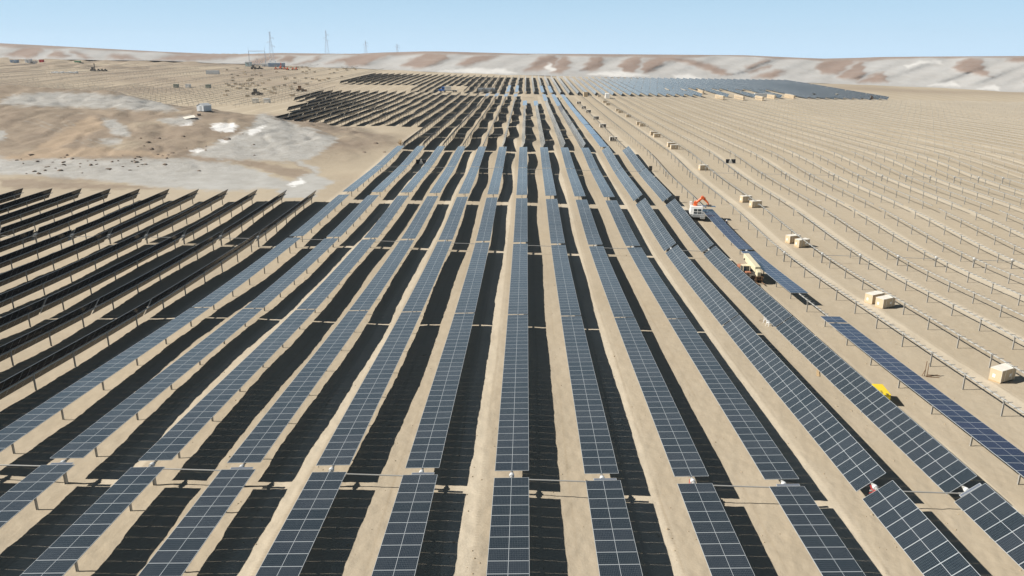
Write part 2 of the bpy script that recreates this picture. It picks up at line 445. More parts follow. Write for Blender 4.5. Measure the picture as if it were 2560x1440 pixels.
# polygon masks in picture coordinates, soft and uneven at the edge
def poly_sd(U, V, poly):
    P = np.array(poly, float); n = len(P)
    d = np.full(U.shape, 1e9); ins = np.zeros(U.shape, bool)
    for i in range(n):
        a = P[i]; b = P[(i+1) % n]; e = b-a
        t = np.clip(((U-a[0])*e[0] + (V-a[1])*e[1])/(e@e + 1e-9), 0, 1)
        d = np.minimum(d, np.hypot(U-a[0]-t*e[0], V-a[1]-t*e[1]))
        c = ((a[1] <= V) != (b[1] <= V))
        xx = a[0] + (V-a[1])/(b[1]-a[1]+1e-12)*e[0]
        ins ^= c & (U < xx)
    return np.where(ins, -d, d)
def pmask(U, V, polys, soft):
    o = np.zeros(U.shape)
    for p in polys:
        P = np.array(p, float)
        bb = (U > P[:,0].min()-30) & (U < P[:,0].max()+30) & (V > P[:,1].min()-30) & (V < P[:,1].max()+30)
        if not bb.any(): continue
        o[bb] = np.maximum(o[bb], 1-sstep(-soft, soft, poly_sd(U[bb], V[bb], p)))
    return o

MOUND_BROWN = [
    [(-300,208),(0,208),(200,212),(300,234),(420,256),(520,270),(470,276),(400,262),(300,244),(150,236),(60,240),(0,258),(-300,262)],
    [(-300,262),(0,260),(150,265),(300,272),(440,274),(470,292),(410,290),(330,284),(240,290),(225,318),(180,338),(100,372),(0,376),(-300,380)],
    [(350,312),(430,306),(520,330),(540,350),(470,372),(380,365),(330,345)],
    [(640,280),(700,288),(800,306),(950,336),(900,338),(780,326),(700,306),(660,300)],
    [(60,394),(210,390),(420,387),(560,394),(640,404),(760,424),(800,450),(740,448),(640,420),(560,402),(420,395),(200,400),(60,402)],
    [(664,300),(668,300),(676,330),(694,356),(708,378),(732,397),(762,414),(800,440),(798,444),(758,420),(728,402),(702,380),(688,358),(671,331)],
    [(695,300),(698,300),(722,340),(748,374),(745,375),(718,341)],
    [(0,446),(120,452),(300,462),(420,470),(300,474),(0,470)],
]
MOUND_PALE = [
    [(-300,258),(0,254),(30,238),(110,231),(220,232),(320,240),(400,254),(452,276),(380,277),(250,270),(120,266),(0,262),(-300,266)],
    [(255,300),(290,300),(330,330),(320,342),(280,332)],
    [(395,300),(470,290),(500,296),(470,312),(420,312)],
    [(470,388),(560,350),(625,318),(648,284),(668,286),(740,312),(850,345),(820,372),(770,398),(700,402),(600,400)],
    [(-200,392),(60,394),(250,398),(420,396),(560,406),(640,424),(745,462),(700,470),(560,478),(420,470),(260,452),(120,440),(-200,425)],
    [(250,348),(300,345),(300,362),(262,362)],
    [(-300,330),(10,325),(12,350),(-300,360)],
    [(690,470),(780,430),(836,452),(770,500),(700,500)],
    [(664,392),(700,384),(740,392),(800,428),(792,436),(744,406),(700,398)],
]
MOUND_WHITE = [
    [(528,316),(536,309),(580,308),(598,316),(582,330),(542,331)],
    [(613,337),(622,324),(662,314),(655,324),(628,339)],
    [(441,317),(478,304),(484,309),(458,317)],
    [(474,380),(500,372),(512,374),(497,381)],
    [(545,350),(560,346),(572,352),(556,356)],
    [(715,462),(750,448),(764,453),(735,466)],
]
MOUND_TAN = [
    [(86,370),(150,335),(222,290),(240,292),(262,318),(205,340),(135,376)],
    [(0,398),(90,372),(220,368),(420,384),(420,390),(220,390),(90,400)],
]
MOUND_STREAK = [[(a, b), (c, d), (c+8, d+3), (a+2, b+2)] for a, b, c, d in
    [(60,300,150,330),(85,295,170,330),(170,300,195,322),(155,305,168,318),(128,280,145,290),(195,280,208,286),(190,350,260,380),(215,345,340,388),(120,372,175,378),(185,380,220,384),(210,350,250,378)]]

def fan_mesh():
    na, nr = 900, 960
    O = np.array([0., -30.])
    ang = np.radians(np.linspace(-66, 66, na)); rad = np.exp(np.linspace(math.log(24), math.log(2300), nr))
    A, Q = np.meshgrid(ang, rad)
    X = O[0] + Q*np.sin(A); Y = O[1] + Q*np.cos(A)
    Z, W = ground_z(X.ravel(), Y.ravel(), True)
    X = X.ravel(); Y = Y.ravel()
    U, V, FD = to_px(X, Y, Z)
    un = U + 4*sines(X, Y, 14, 6, 51) + 3.5*sines(X, Y, 4.5, 7, 54) + 2*sines(X, Y, 1.8, 7, 55); vn = V + 1.6*sines(X, Y, 11, 6, 52) + 1.6*sines(X, Y, 3.5, 7, 53) + 1.1*sines(X, Y, 1.5, 7, 56)
    reg = (FD > 158) & (FD < 420) & (U < 1040)
    at_ = {}
    for nm, polys, soft in (('brown', MOUND_BROWN, 4), ('pale', MOUND_PALE, 5), ('white', MOUND_WHITE, 1.6), ('tan', MOUND_TAN, 4)):
        a = np.zeros(len(X)); a[reg] = pmask(un[reg], vn[reg], polys, soft); at_[nm] = a
    st = np.zeros(len(X)); st[reg] = pmask(U[reg], V[reg], MOUND_STREAK, 1.2)
    at_['pale'] = np.maximum(at_['pale']*.95, st*.6)
    base_b = np.where(reg, W*(.9+.25*sines(X, Y, 25, 5, 71)), 0)
    at_['brown'] = np.maximum(at_['brown']*.9, base_b)
    # browner ground far to the left and at the feet of the hills
    far = sstep(380, 620, FD)*.85*(sstep(1000, 600, U))*(1-W) + sstep(560, 640, FD)*sstep(1900, 2200, U)*.6
    at_['brown'] = np.clip(at_['brown'] + far*(.7+.3*sines(X, Y, 90, 5, 61)), 0, 1)
    lane = np.ones(len(X))*(1-W)*np.where((X < -45) & (Y > 156) & (Y < 300), 0, 1)*np.interp(FD, [0,160,320,800,1000], [1,1,.6,.4,0])
    at_['lane'] = lane
    at_['rough'] = W
    idx = np.arange(na*nr).reshape(nr, na)
    q = np.stack([idx[:-1,:-1], idx[:-1,1:], idx[1:,1:], idx[1:,:-1]], -1).reshape(-1, 4)[:, ::-1]
    ismound = (W[q].mean(1) > .12)
    for name, sel in (('ground', ~ismound), ('mound', ismound)):
        qq = q[sel]; used = np.unique(qq); remap = np.full(na*nr, -1); remap[used] = np.arange(len(used))
        qq = remap[qq]
        me = bpy.data.meshes.new(name)
        me.vertices.add(len(used)); me.vertices.foreach_set('co', np.stack([X[used], Y[used], Z[used]], -1).ravel().astype(np.float32))
        me.loops.add(qq.size); me.loops.foreach_set('vertex_index', qq.ravel().astype(np.int32))
        me.polygons.add(len(qq)); me.polygons.foreach_set('loop_start', np.arange(0, qq.size, 4, dtype=np.int32))
        me.update(calc_edges=True)
        me.polygons.foreach_set('use_smooth', np.ones(len(qq), bool))
        for nm, a in at_.items():
            L = me.attributes.new(nm, 'FLOAT', 'POINT'); L.data.foreach_set('value', a[used].astype(np.float32))
        me.materials.append(M_SAND)
        o = link(bpy.data.objects.new(name, me))
        o['kind'] = 'structure'
fan_mesh()

# ------------------------------------------------------------------ hills
HB_U = [-900, 0, 300, 500, 640, 800, 1000, 1100, 1280, 1600, 1920, 2200, 2560, 3500]
HB_V = [147, 147, 148, 154, 160, 166, 172, 178, 184, 191, 200, 209, 231, 300]
HB_D = [1350, 1080, 1030, 1000, 960, 920, 880, 850, 822, 800, 775, 735, 650, 470]
HT_U = [-900, -300, 0, 100, 250, 400, 520, 590, 640, 700, 860, 900, 960, 1060, 1100, 1300, 1500, 1860, 1925, 1990, 2060, 2150, 2200, 2300, 2560, 3500]
HT_V = [118, 104, 108, 113, 121, 129, 134, 136, 134, 132.5, 134.5, 134, 131, 128.5, 128.5, 134, 135, 138, 141, 144, 146.5, 144.5, 142.5, 141.5, 140, 150]
HILL_ROCK = [
    [(8,140),(45,123),(75,114),(100,117),(112,127),(93,134),(97,140),(70,146),(40,142)],
    [(118,140),(135,127),(155,129),(172,140),(150,146)],
    [(172,126),(200,131),(228,144),(215,147),(190,138)],
    [(265,144),(285,134),(322,138),(350,148),(310,150)],
    [(380,150),(430,138),(500,134),(600,138),(560,147),(470,152)],
    [(610,160),(640,146),(690,138),(700,142),(660,160)],
    [(693,152),(710,140),(725,136),(738,142),(731,153),(720,157)],
    [(735,162),(760,154),(780,148),(800,138),(806,139),(790,152),(760,160)],
    [(808,160),(865,142),(910,133),(965,130),(998,133),(945,147),(917,162),(873,167),(860,155)],
    [(1000,164),(1040,142),(1065,131),(1097,131),(1117,136),(1121,148),(1100,157),(1062,170),(1038,170)],
    [(1140,160),(1180,140),(1230,136),(1250,140),(1200,156),(1160,166)],
    [(1306,178),(1330,160),(1350,141),(1391,136),(1394,151),(1386,174),(1362,172),(1335,178)],
    [(1376,182),(1390,160),(1400,141),(1416,141),(1428,157),(1421,171),(1404,183)],
    [(1452,175),(1470,155),(1480,141),(1508,140),(1508,158),(1500,172),(1475,179)],
    [(1546,162),(1567,146),(1580,140),(1604,141),(1602,160),(1586,182),(1560,183)],
    [(1606,160),(1612,151),(1655,139),(1705,144),(1755,155),(1797,167),(1828,186),(1805,189),(1755,172),(1705,155),(1667,152),(1632,178),(1606,185)],
    [(1860,168),(1920,146),(1922,153),(1870,174)],
    [(1864,180),(1924,162),(1926,169),(1875,183)],
    [(1875,194),(1940,174),(1965,178),(1935,196)],
    [(2036,168),(2060,151),(2095,146),(2147,147),(2137,156),(2094,186),(2058,184)],
    [(2090,190),(2125,170),(2145,151),(2159,154),(2162,186),(2146,201),(2108,197)],
    [(2144,207),(2190,182),(2209,181),(2220,207)],
    [(2383,171),(2395,156),(2420,144),(2457,146),(2458,168),(2478,192),(2418,182),(2390,177)],
    [(2513,153),(2600,158),(2700,150),(2700,140),(2530,141)],
    [(2560,205),(2640,190),(2700,215),(2600,222)],
    [(-300,140),(-200,118),(-120,112),(-60,130),(-120,146),(-240,150)],
    [(2760,190),(2820,150),(2900,150),(2920,200),(2840,230)],
]
HILL_WHITE = [[(2260,164),(2300,153),(2345,150),(2357,160),(2345,159),(2310,158),(2270,170)], [(1360,166),(1375,158),(1390,176),(1375,180)],
              [(1700,200),(1680,188),(1720,186),(1760,198)], [(2320,214),(2380,202),(2400,216)], [(2440,222),(2490,212),(2500,226)],
              [(1100,178),(1180,170),(1260,172),(1290,184),(1180,184)], [(1470,186),(1540,176),(1620,188),(1560,193)]]
def hills():
    us = np.linspace(-900, 3500, 1500)
    ws = np.concatenate([np.linspace(-.08, 1, 90), np.linspace(1.03, 2.2, 14)])
    U, W = np.meshgrid(us, ws)
    vb = np.interp(U, HB_U, HB_V) + .8*np.sin(U/37.) ; vt = np.interp(U, HT_U, HT_V); db = np.interp(U, HB_U, HB_D)
    k = np.ones(41)/41
    db = np.interp(U, us, np.convolve(np.pad(db[0], 20, 'edge'), k, 'valid'))
    s = np.clip(W, -.1, 1); s = np.where(s > 0, 1-(1-s)**1.5, s)
    V = vb + (vt-vb)*s
    FD = db + 170*np.clip(W, -.1, 1) + np.where(W > 1, (W-1)*420, 0)
    V = np.where(W > 1, vt + (W-1)*1.2, V)
    un = U + 3*np.sin(V/2.1 + U/23.) + 2*np.sin(U/5.3 + V/3.); vn = V + .8*np.sin(U/7.) + .5*np.sin(U/2.9)
    rock = .95*pmask(un, vn, HILL_ROCK, 6.0)
    white = pmask(un, vn, HILL_WHITE, 4)
    rw = 7.5 + 3.6*np.sin(U/83.+1) + 1.8*np.sin(U/37.) + 1.2*np.sin(U/17.)
    rim = 1 - sstep(.35, 1.15, (V - vt)/np.maximum(rw, 1.5))
    rock = np.clip(np.maximum(rock, rim*.85), 0, 1)
    # the spurs stand forward of the gullies
    sm = rock*np.where(W < 1, 1, .3)
    for _ in range(10):
        sm = (sm + np.roll(sm, 1, 1) + np.roll(sm, -1, 1))/3
    for _ in range(4):
        q = sm.copy(); q[1:-1] = (sm[:-2] + sm[1:-1] + sm[2:])/3; sm = q
    gul = np.sin(U/31. + V/9. + 1.5*np.sin(U/77.)) + .6*np.sin(U/13. + V/5.)
    win = sstep(0, .2, W)*(1-sstep(.8, 1.05, W))
    Z = z_for(FD, V)
    FD = FD - 7*sm*win - 5*gul*win
    rel = (U-1280)/F_PX
    zc = FD*math.cos(TILT) - (Z-CZ)*math.sin(TILT)
    XR = rel*zc
    X = XR*math.cos(YAW) - FD*math.sin(YAW); Y = XR*math.sin(YAW) + FD*math.cos(YAW)
    nr, na = U.shape
    me = bpy.data.meshes.new('hills')
    idx = np.arange(nr*na).reshape(nr, na)
    q = np.stack([idx[:-1,:-1], idx[:-1,1:], idx[1:,1:], idx[1:,:-1]], -1).reshape(-1, 4)
    me.vertices.add(nr*na); me.vertices.foreach_set('co', np.stack([X, Y, Z], -1).ravel().astype(np.float32))
    me.loops.add(q.size); me.loops.foreach_set('vertex_index', q.ravel().astype(np.int32))
    me.polygons.add(len(q)); me.polygons.foreach_set('loop_start', np.arange(0, q.size, 4, dtype=np.int32))
    me.update(calc_edges=True); me.polygons.foreach_set('use_smooth', np.ones(len(q), bool))
    for nm, a in (('rock', rock), ('white', white)):
        L = me.attributes.new(nm, 'FLOAT', 'POINT'); L.data.foreach_set('value', a.ravel().astype(np.float32))
    me.materials.append(M_HILL)
    o = link(bpy.data.objects.new('hills', me)); o['kind'] = 'structure'
hills()

# ------------------------------------------------------------------ solar trackers
PITCH = 1.13; ML = 1.117; MW = 2.278
def module_faces(b, y0, tilt=0.0, zoff=0.0):
    """one framed glass module, its centre at y0; tilt about the tube"""
    h = MW/2
    xs = [-h, -h+.021, -.012, .012, h-.021, h]; ys = [y0-ML/2, y0-ML/2+.021, y0+ML/2-.021, y0+ML/2]
    ct, st = math.cos(tilt), math.sin(tilt)
    def P(x, y, z): return (x*ct - z*st, y, x*st + z*ct)
    z1, z0 = zoff+.035, zoff
    for i in range(5):
        for j in range(3):
            fr = i in (0, 2, 4) or j != 1
            uv = None
            if not fr: uv = [(0,0),(1,0),(1,1),(0,1)]
            b.quad(P(xs[i],ys[j],z1), P(xs[i+1],ys[j],z1), P(xs[i+1],ys[j+1],z1), P(xs[i],ys[j+1],z1), 1 if fr else 0, uv)
    for (xa, xb, m) in ((-h, -h+.021, 1), (-h+.021, h-.021, 2), (h-.021, h, 1)):
        b.quad(P(xa,ys[0],z0), P(xa,ys[3],z0), P(xb,ys[3],z0), P(xb,ys[0],z0), m, [(0,0),(0,1),(2,1),(2,0)] if m == 2 else None)
    b.quad(P(-h,ys[0],z0), P(h,ys[0],z0), P(h,ys[0],z1), P(-h,ys[0],z1), 1)
    b.quad(P(h,ys[3],z0), P(-h,ys[3],z0), P(-h,ys[3],z1), P(h,ys[3],z1), 1)
    b.quad(P(-h,ys[3],z0), P(-h,ys[0],z0), P(-h,ys[0],z1), P(-h,ys[3],z1), 1)
    b.quad(P(h,ys[0],z0), P(h,ys[3],z0), P(h,ys[3],z1), P(h,ys[0],z1), 1)

ME = {}
def module_mesh(glass):
    k = ('mod', glass.name)
    if k not in ME:
        b = MB(); module_faces(b, 0); ME[k] = b.mesh('module', [glass, M_FRAME, M_BACK], False)
    return ME[k]
def wing_mesh(n, glass):
    k = ('wing', n, glass.name)
    if k not in ME:
        b = MB()
        for i in range(n): module_faces(b, (i+.5)*PITCH)
        ME[k] = b.mesh('module_row', [glass, M_FRAME, M_BACK], False)
    return ME[k]
def tube_mesh(L, rails=0, n=8):
    k = ('tube', round(L, 2), rails)
    if k not in ME:
        b = MB(); b.bar((0,0,0), (0,L,0), .075, 0, n)
        for i in range(rails):
            b.box((0, i*PITCH, .10), (.56, .07, .06), 0)
        ME[k] = b.mesh('torque_tube', [M_TUBE])
    return ME[k]
def post_mesh(drive=False):
    k = ('post', drive)
    if k not in ME:
        b = MB(); w = .17 if drive else .11
        b.box((0, 0, -.5), (w, w*.12, 1.0), 0)
        b.box((-w/2, 0, -.5), (.014, w*.9, 1.0), 0); b.box((w/2, 0, -.5), (.014, w*.9, 1.0), 0)
        ME[k] = b.mesh('post', [M_STEEL])
    return ME[k]
def bearing_mesh():
    if 'bear' not in ME:
        b = MB(); b.box((0,0,-.06), (.22,.10,.26), 0); b.bar((0,-.06,0), (0,.06,0), .115, 0, 10)
        ME['bear'] = b.mesh('bearing', [M_STEEL])
    return ME['bear']
def drive_mesh():
    if 'drive' not in ME:
        b = MB()
        b.bar((0,-.12,0), (0,.12,0), .17, 0, 14); b.bar((0,.12,0), (0,.34,0), .12, 1, 10); b.bar((0,-.34,0), (0,-.12,0), .12, 1, 10)
        b.box((.0,-.02,-.25), (.26,.2,.18), 1); b.bar((-.32,0,-.24), (.32,0,-.24), .065, 1, 8)
        ME['drive'] = b.mesh('slew_drive', [M_PGREY, M_STEEL])
    return ME['drive']
def rail_mesh():
    if 'rail' not in ME:
        b = MB(); b.box((0,0,0), (.58,.03,.012), 0); b.box((0,.02,-.02), (.58,.012,.05), 0); b.box((0,-.02,-.02), (.58,.012,.05), 0)
        b.box((0,0,-.10), (.19,.06,.012), 0)
        ME['rail'] = b.mesh('module_bracket', [M_STEEL])
    return ME['rail']

X_ROW = lambda k: -.84 + 6.0*(k-7)
# wings along a row in the near block: start, number of modules
W_NEAR = {0: (8.1, 32), 1: (45.2, 32), 2: (81.7, 32), 3: (119.0, 30), 4: (156.3, 32), 5: (193.0, 30)}
W_MID = {}
y = 229.6
for i, n in enumerate((30, 32, 30, 32, 30, 32, 30, 28)):
    W_MID[i] = (y, n); y += n*PITCH + (.9 if i % 2 == 0 else 1.6)
MID_END = y
W_FAR = {}
y = 537.0
for i in range(7):
    W_FAR[i] = (y, 32); y += 32*PITCH + (.9 if i % 2 == 0 else 1.6)

def wing_frame(x, y0, L):
    """origin at the wing's near end on the tube, y axis along the sloping tube"""
    z0 = float(tube_z(x, y0)); z1 = float(tube_z(x, y0+L))
    d = Vector((0, L, z1-z0)).normalized()
    a = math.atan2(d.z, d.y)
    return Vector((x, y0, z0)), a, d

def seg_ends(y0, y1, n):
    return [(y0+(y1-y0)*i/n, y0+(y1-y0)*(i+1)/n) for i in range(n)]
def local_frame(x, ya, yb):
    z0, z1 = float(tube_z(x, ya)), float(tube_z(x, yb))
    return Matrix.Translation((x, ya, z0)) @ Matrix.Rotation(math.atan2(z1-z0, yb-ya), 4, 'X')
def build_tracker(name, x, wings, label, cat, group, tilts, glass, detail, modules=None, drive=True, rails=False, jitter=0.0):
    """wings: list of (y0, n). detail 2: every module and bracket its own part; 1: one module row per wing"""
    y0 = wings[0][0]; yend = wings[-1][0] + wings[-1][1]*PITCH
    base = Vector((x, y0, gz(x, y0)))
    root = thing(name, base, label, cat, group)
    inv = Matrix.Translation(-base)
    for wi, (ys, n) in enumerate(wings):
        L = n*PITCH
        o, a, d = wing_frame(x, ys, L)
        tl = tilts[wi] if isinstance(tilts, (list, tuple)) else tilts
        tl += R(random.uniform(-jitter, jitter))
        fr = inv @ Matrix.Translation(o) @ Matrix.Rotation(a, 4, 'X')
        gl = glass[wi] if isinstance(glass, (list, tuple)) else glass
        ext = .45
        if gl is not None or rails:
            if detail == 2:
                for (ya, yb) in seg_ends(ys-ext, ys+L+ext, 6):
                    f_ = local_frame(x, ya, yb); obj('torque_tube', tube_mesh(yb-ya), root, inv @ f_)
            if rails and detail == 2:
                for i in range(n+1):
                    if modules and modules[wi] and i in modules[wi]: continue
                    yy = ys + i*PITCH
                    obj('module_bracket', rail_mesh(), root, inv @ local_frame(x, yy, yy+1) @ Matrix.Rotation(-tl, 4, 'Y') @ Matrix.Translation((0, 0, .12)))
            elif detail != 2:
                obj('torque_tube', tube_mesh(L+2*ext), root, fr @ Matrix.Translation((0,-ext,0)))
        if gl is not None:
            rot = Matrix.Rotation(-tl, 4, 'Y')
            if detail == 2:
                for i in range(n):
                    if modules and modules[wi] is not None and i not in modules[wi]: continue
                    obj('module', module_mesh(gl), root, inv @ local_frame(x, ys+(i+.5)*PITCH, ys+(i+1.5)*PITCH) @ rot @ Matrix.Translation((0, 0, .11)) @ Matrix.Rotation(R(random.uniform(-.15,.15)), 4, 'Y') @ Matrix.Rotation(R(random.uniform(-.15,.15)), 4, 'X'))
            else:
                obj('module_row', wing_mesh(n, gl), root, fr @ rot @ Matrix.Translation((0, 0, .11)))
        np_ = 6 if detail == 2 else 5
        for i in range(np_):
            yy = ys + L*(i+.55)/np_
            t = (yy-ys)/L; zt = float(tube_z(x, yy)) if detail == 2 else o.z + (float(tube_z(x, ys+L))-o.z)*t
            g = gz(x, yy); h = max(.5, zt - g - .05)
            p = obj('post', post_mesh(), root, Matrix.Translation((0, yy-base.y, zt-.05-base.z)) @ Matrix.Diagonal((1,1,h+.25,1)))
            if detail == 2:
                obj('bearing', bearing_mesh(), root, Matrix.Translation((0, yy-base.y, zt-base.z)))
    if drive and len(wings) == 2:
        yd = (wings[0][0] + wings[0][1]*PITCH + wings[1][0])/2; zd = float(tube_z(x, yd)); g = gz(x, yd)
        obj('post', post_mesh(True), root, Matrix.Translation((0, yd-base.y, zd-.2-base.z)) @ Matrix.Diagonal((1,1,zd-g,1)))
        obj('slew_drive', drive_mesh(), root, Matrix.Translation((0, yd-base.y, zd-base.z)))
    return root

SHAFTS = []
def shaft(k, yd, label):
    x0, x1 = X_ROW(k), X_ROW(k+1)
    p = Vector((x0+.3, yd, float(tube_z(x0, yd))-.24)); q = Vector((x1-.3, yd, float(tube_z(x1, yd))-.24))
    b = MB(); b.bar((0,0,0), q-p, .045, 0, 8); b.bar((-.02,0,0), (.18,0,0), .07, 0, 8); e = (q-p); b.bar(e-Vector((.18,0,0)), e+Vector((.02,0,0)), .07, 0, 8)
    o = b.build('drive_shaft', M_STEEL); o.location = p
    tag(o, label, 'shaft', 'drive shafts linking neighbouring trackers')

FLAT = R(1.5); SPAN = {0: 'nearest', 1: 'second', 2: 'third'}
def rowname(k):
    if k == 7: return 'middle row straight up the picture'
    return '%s row %s of the middle row' % (ordw(abs(k-7)), 'right' if k > 7 else 'left')
yA = (W_NEAR[0][0]+W_NEAR[0][1]*PITCH + W_NEAR[1][0])/2
yC = (W_NEAR[2][0]+W_NEAR[2][1]*PITCH + W_NEAR[3][0])/2
yE = (W_NEAR[4][0]+W_NEAR[4][1]*PITCH + W_NEAR[5][0])/2
for k in range(0, 14):
    for t in range(3):
        wa, wb = 2*t, 2*t+1
        wings = [W_NEAR[wa], W_NEAR[wb]]
        mods = None; gl = M_DUSTY; rails = False
        if k == 0:
            if t == 2: continue
            tl = R(60)
        elif k <= 10: tl = FLAT
        elif k <= 12: tl = R(38)
        else:
            tl = R(-1); gl = M_CLEAN
            if t == 2: continue
            rails = True
            mods = [set(range(32)), set(range(32))] if t == 0 else [set([0, 1]) | set(range(11, 32)), set(range(0, 25))]
        if k <= 0 :
            lab = 'steep solar tracker seen from behind, beside the flat rows, %s span' % SPAN[t]
        elif k <= 10:
            lab = 'flat solar tracker, %s, %s span' % (rowname(k), SPAN[t])
        elif k <= 12:
            lab = 'solar tracker tilted left, %s, %s span' % (rowname(k), SPAN[t])
        else:
            lab = ('clean blue solar tracker at the right, fully covered, nearest span', 'half covered blue solar tracker beside the white installing robot')[t]
        root = build_tracker('solar_tracker', X_ROW(k), wings, lab, 'solar tracker', 'solar trackers of the near block', tl, gl, 2, mods, True, rails, .25)
        if t == 0 and k % 2 == 0 and 1 <= k <= 12:
            b = MB(); b.box((.15,0,0), (1.5,.24,.03), 0); b.box((.15,0,.017), (1.44,.18,.006), 1)
            yd = W_NEAR[0][0]+W_NEAR[0][1]*PITCH+.17; base = root.location
            o, a, d = wing_frame(X_ROW(k), W_NEAR[0][0], W_NEAR[0][1]*PITCH)
            c = b.build('controller_panel', [M_FRAME, M_CLEAN], root)
            c.matrix_local = Matrix.Translation((0, yd-base.y, float(tube_z(X_ROW(k), yd))-base.z)) @ Matrix.Rotation(-tl, 4, 'Y') @ Matrix.Translation((0,0,.13))
        if t == 0 and k in (9, 11):
            b = MB(); 
            for dx in (-.16, -.22): b.bar((dx,-.5,.05), (dx-.06,-.1,-.1), .018, 0, 6); b.bar((dx-.06,-.1,-.1), (dx+.1,.5,-.12), .018, 0, 6)
            b.bar((-.16,-.5,.05), (-.30,.1,-.5), .02, 0, 6)
            c = b.build('power_cable', M_RED, root); c.location = Vector((0, yA-root.location.y, float(tube_z(X_ROW(k), yA))-root.location.z))
PAIR = {-1:'left edge',1:'first and second',3:'third and fourth',5:'fifth and sixth',7:'seventh and eighth',9:'ninth and tenth',11:'tilted'}
for k in range(-11, 12, 2):
    for (yy, nm) in ((yA, 'front'), (yC, 'middle'), (yE, 'back')):
        if k < 1 and nm != 'middle': continue
        if k < 1: lab = 'thin steel drive shaft between steep trackers, %s pair left of the flat rows' % ordw((1-k)//2)
        elif k == 11: lab = 'thin steel drive shaft between the two left-tilted rows, %s cross line' % nm
        else: lab = 'thin steel drive shaft between %s flat rows from the left, %s cross line' % (PAIR[k], nm)
        shaft(k, yy, lab)
# steep block at the left
for k in range(-1, -14, -1):
    nm = ordw(-k)
    if k >= -9:
        build_tracker('solar_tracker', X_ROW(k), [W_NEAR[1]], 'steep solar tracker seen from behind, %s row left of the flat rows, front span' % ordw(1-k), 'solar tracker', 'steep trackers at the left', R(60), M_DUSTY, 2, None, False, False, 1.5)
    build_tracker('solar_tracker', X_ROW(k), [W_NEAR[2], W_NEAR[3]], 'steep solar tracker seen from behind, %s row left of the flat rows, back span' % ordw(1-k), 'solar tracker', 'steep trackers at the left', R(60), M_DUSTY, 2, None, True, False, 1.5)

# middle block behind the flat rows
MSPAN = ['front', 'second', 'third', 'rear']
for k in range(-15, 12):
    for t in range(4):
        if k <= -13 and t < 3: continue
        if k in (-12, -11) and t < 2: continue
        if -10 <= k <= 0 and t < 1: continue
        if k in (7, 8) and t == 3: continue
        wings = [W_MID[2*t], W_MID[2*t+1]]
        tl = R(60); gl = M_DUSTY; nm = 'steep dark'
        if k == 11: tl = R(2); gl = M_CLEAN; nm = 'flat sky-blue'
        if k == 10 and t >= 2: tl = [R(60) if t == 2 else R(6), R(6)]; gl = M_CLEAN; nm = 'partly flat blue'
        if 3 <= k <= 6 and t == 3: tl = [R(60), R(4)]; gl = [M_DUSTY, M_CLEAN]; nm = 'partly flat pale-blue'
        if k in (7, 8) and t == 2: tl = [R(60), R(4)]; gl = [M_DUSTY, M_CLEAN]; nm = 'partly flat pale-blue'
        if k == 9 and t == 3: tl = R(5); gl = M_CLEAN; nm = 'flat pale-blue'
        build_tracker('solar_tracker', X_ROW(k), wings, '%s tracker, %s, %s span of middle block' % (nm, rowname(k), MSPAN[t]),
                      'solar tracker', 'trackers of the middle block', tl, gl, 1, None, True, False, 1.0)
    if k % 2 == 1 and k >= 1 and k < 11:
        for t in range(4):
            yy = W_MID[2*t][0] + W_MID[2*t][1]*PITCH + .45
            shaft(k, yy, 'faint drive shaft of the middle block, %s pair from its left, %s line' % (ordw((k+1)//2), MSPAN[t]))

# far block: a tracker there is a few pixels, one mesh each
def far_mesh(n1, n2, tilt, glass):
    k = ('far', n1, n2, round(tilt, 3), glass.name)
    if k not in ME:
        b = MB(); y = 0
        for n in (n1, n2):
            if not n: continue
            h = MW/2; ct, st = math.cos(tilt), math.sin(tilt)
            for i in range(n): module_faces(b, y+(i+.5)*PITCH, tilt, .11)
            for i in range(5):
                yy = y + n*PITCH*(i+.55)/5
                b.box((0, yy, -1.2), (.12, .10, 2.4), 3)
            b.bar((0, y, 0), (0, y+n*PITCH, 0), .075, 3, 6)
            y += n*PITCH + .9
        ME[k] = b.mesh('solar_tracker', [glass, M_FRAME, M_BACK, M_STEEL], False)
    return ME[k]
def far_tracker(k, t, one=False):
    x = X_ROW(k); y0 = W_FAR[2*t][0]; L = 65 if not one else 36
    z0 = float(tube_z(x, y0)); z1 = float(tube_z(x, y0+L))
    flat = (k in (5, 6, 9, 10) and t == 0)
    me = far_mesh(32, 0 if one else 32, R(8) if flat else R(60), M_CLEAN if flat else M_DUSTY)
    o = obj('solar_tracker', me); o.location = (x, y0, z0); o.rotation_euler = (math.atan2(z1-z0, L), 0, 0)
    return o
rear = []
for k in range(-17, 49):
    for t in range(3):
        if k < -6 and t == 0: continue
        if 27 <= k <= 38 and t == 0 and k % 3 != 0: continue
        if k in (-1, -2, -3) and t == 0: continue
        o = far_tracker(k, t)
        if t < 2:
            lab = '%s tracker in the far block, %s, %s span' % ('flat' if k in (5, 6, 9, 10) and t == 0 else 'tiny', rowname(k), ('front', 'second')[t])
            tag(o, lab, 'solar tracker', 'trackers of the far block')
        else: rear.append(o)
# the hindmost trackers read as one dark band
def merge(objs, name, label, cat):
    bm = bmesh.new(); mats = []
    for o in objs:
        t = bm.verts.__len__()
        me = o.data.copy(); me.transform(Matrix.Translation(o.location) @ o.rotation_euler.to_matrix().to_4x4())
        bm.from_mesh(me); bpy.data.meshes.remove(me)
    for m in objs[0].data.materials: mats.append(m)
    out = bpy.data.meshes.new(name); bm.to_mesh(out); bm.free()
    for m in mats: out.materials.append(m)
    for o in objs: bpy.data.objects.remove(o)
    o = obj(name, out)
    return tag(o, label, cat, None, 'stuff')
merge(rear, 'distant_trackers', 'distant band of steep solar trackers at the foot of the hills', 'solar trackers')

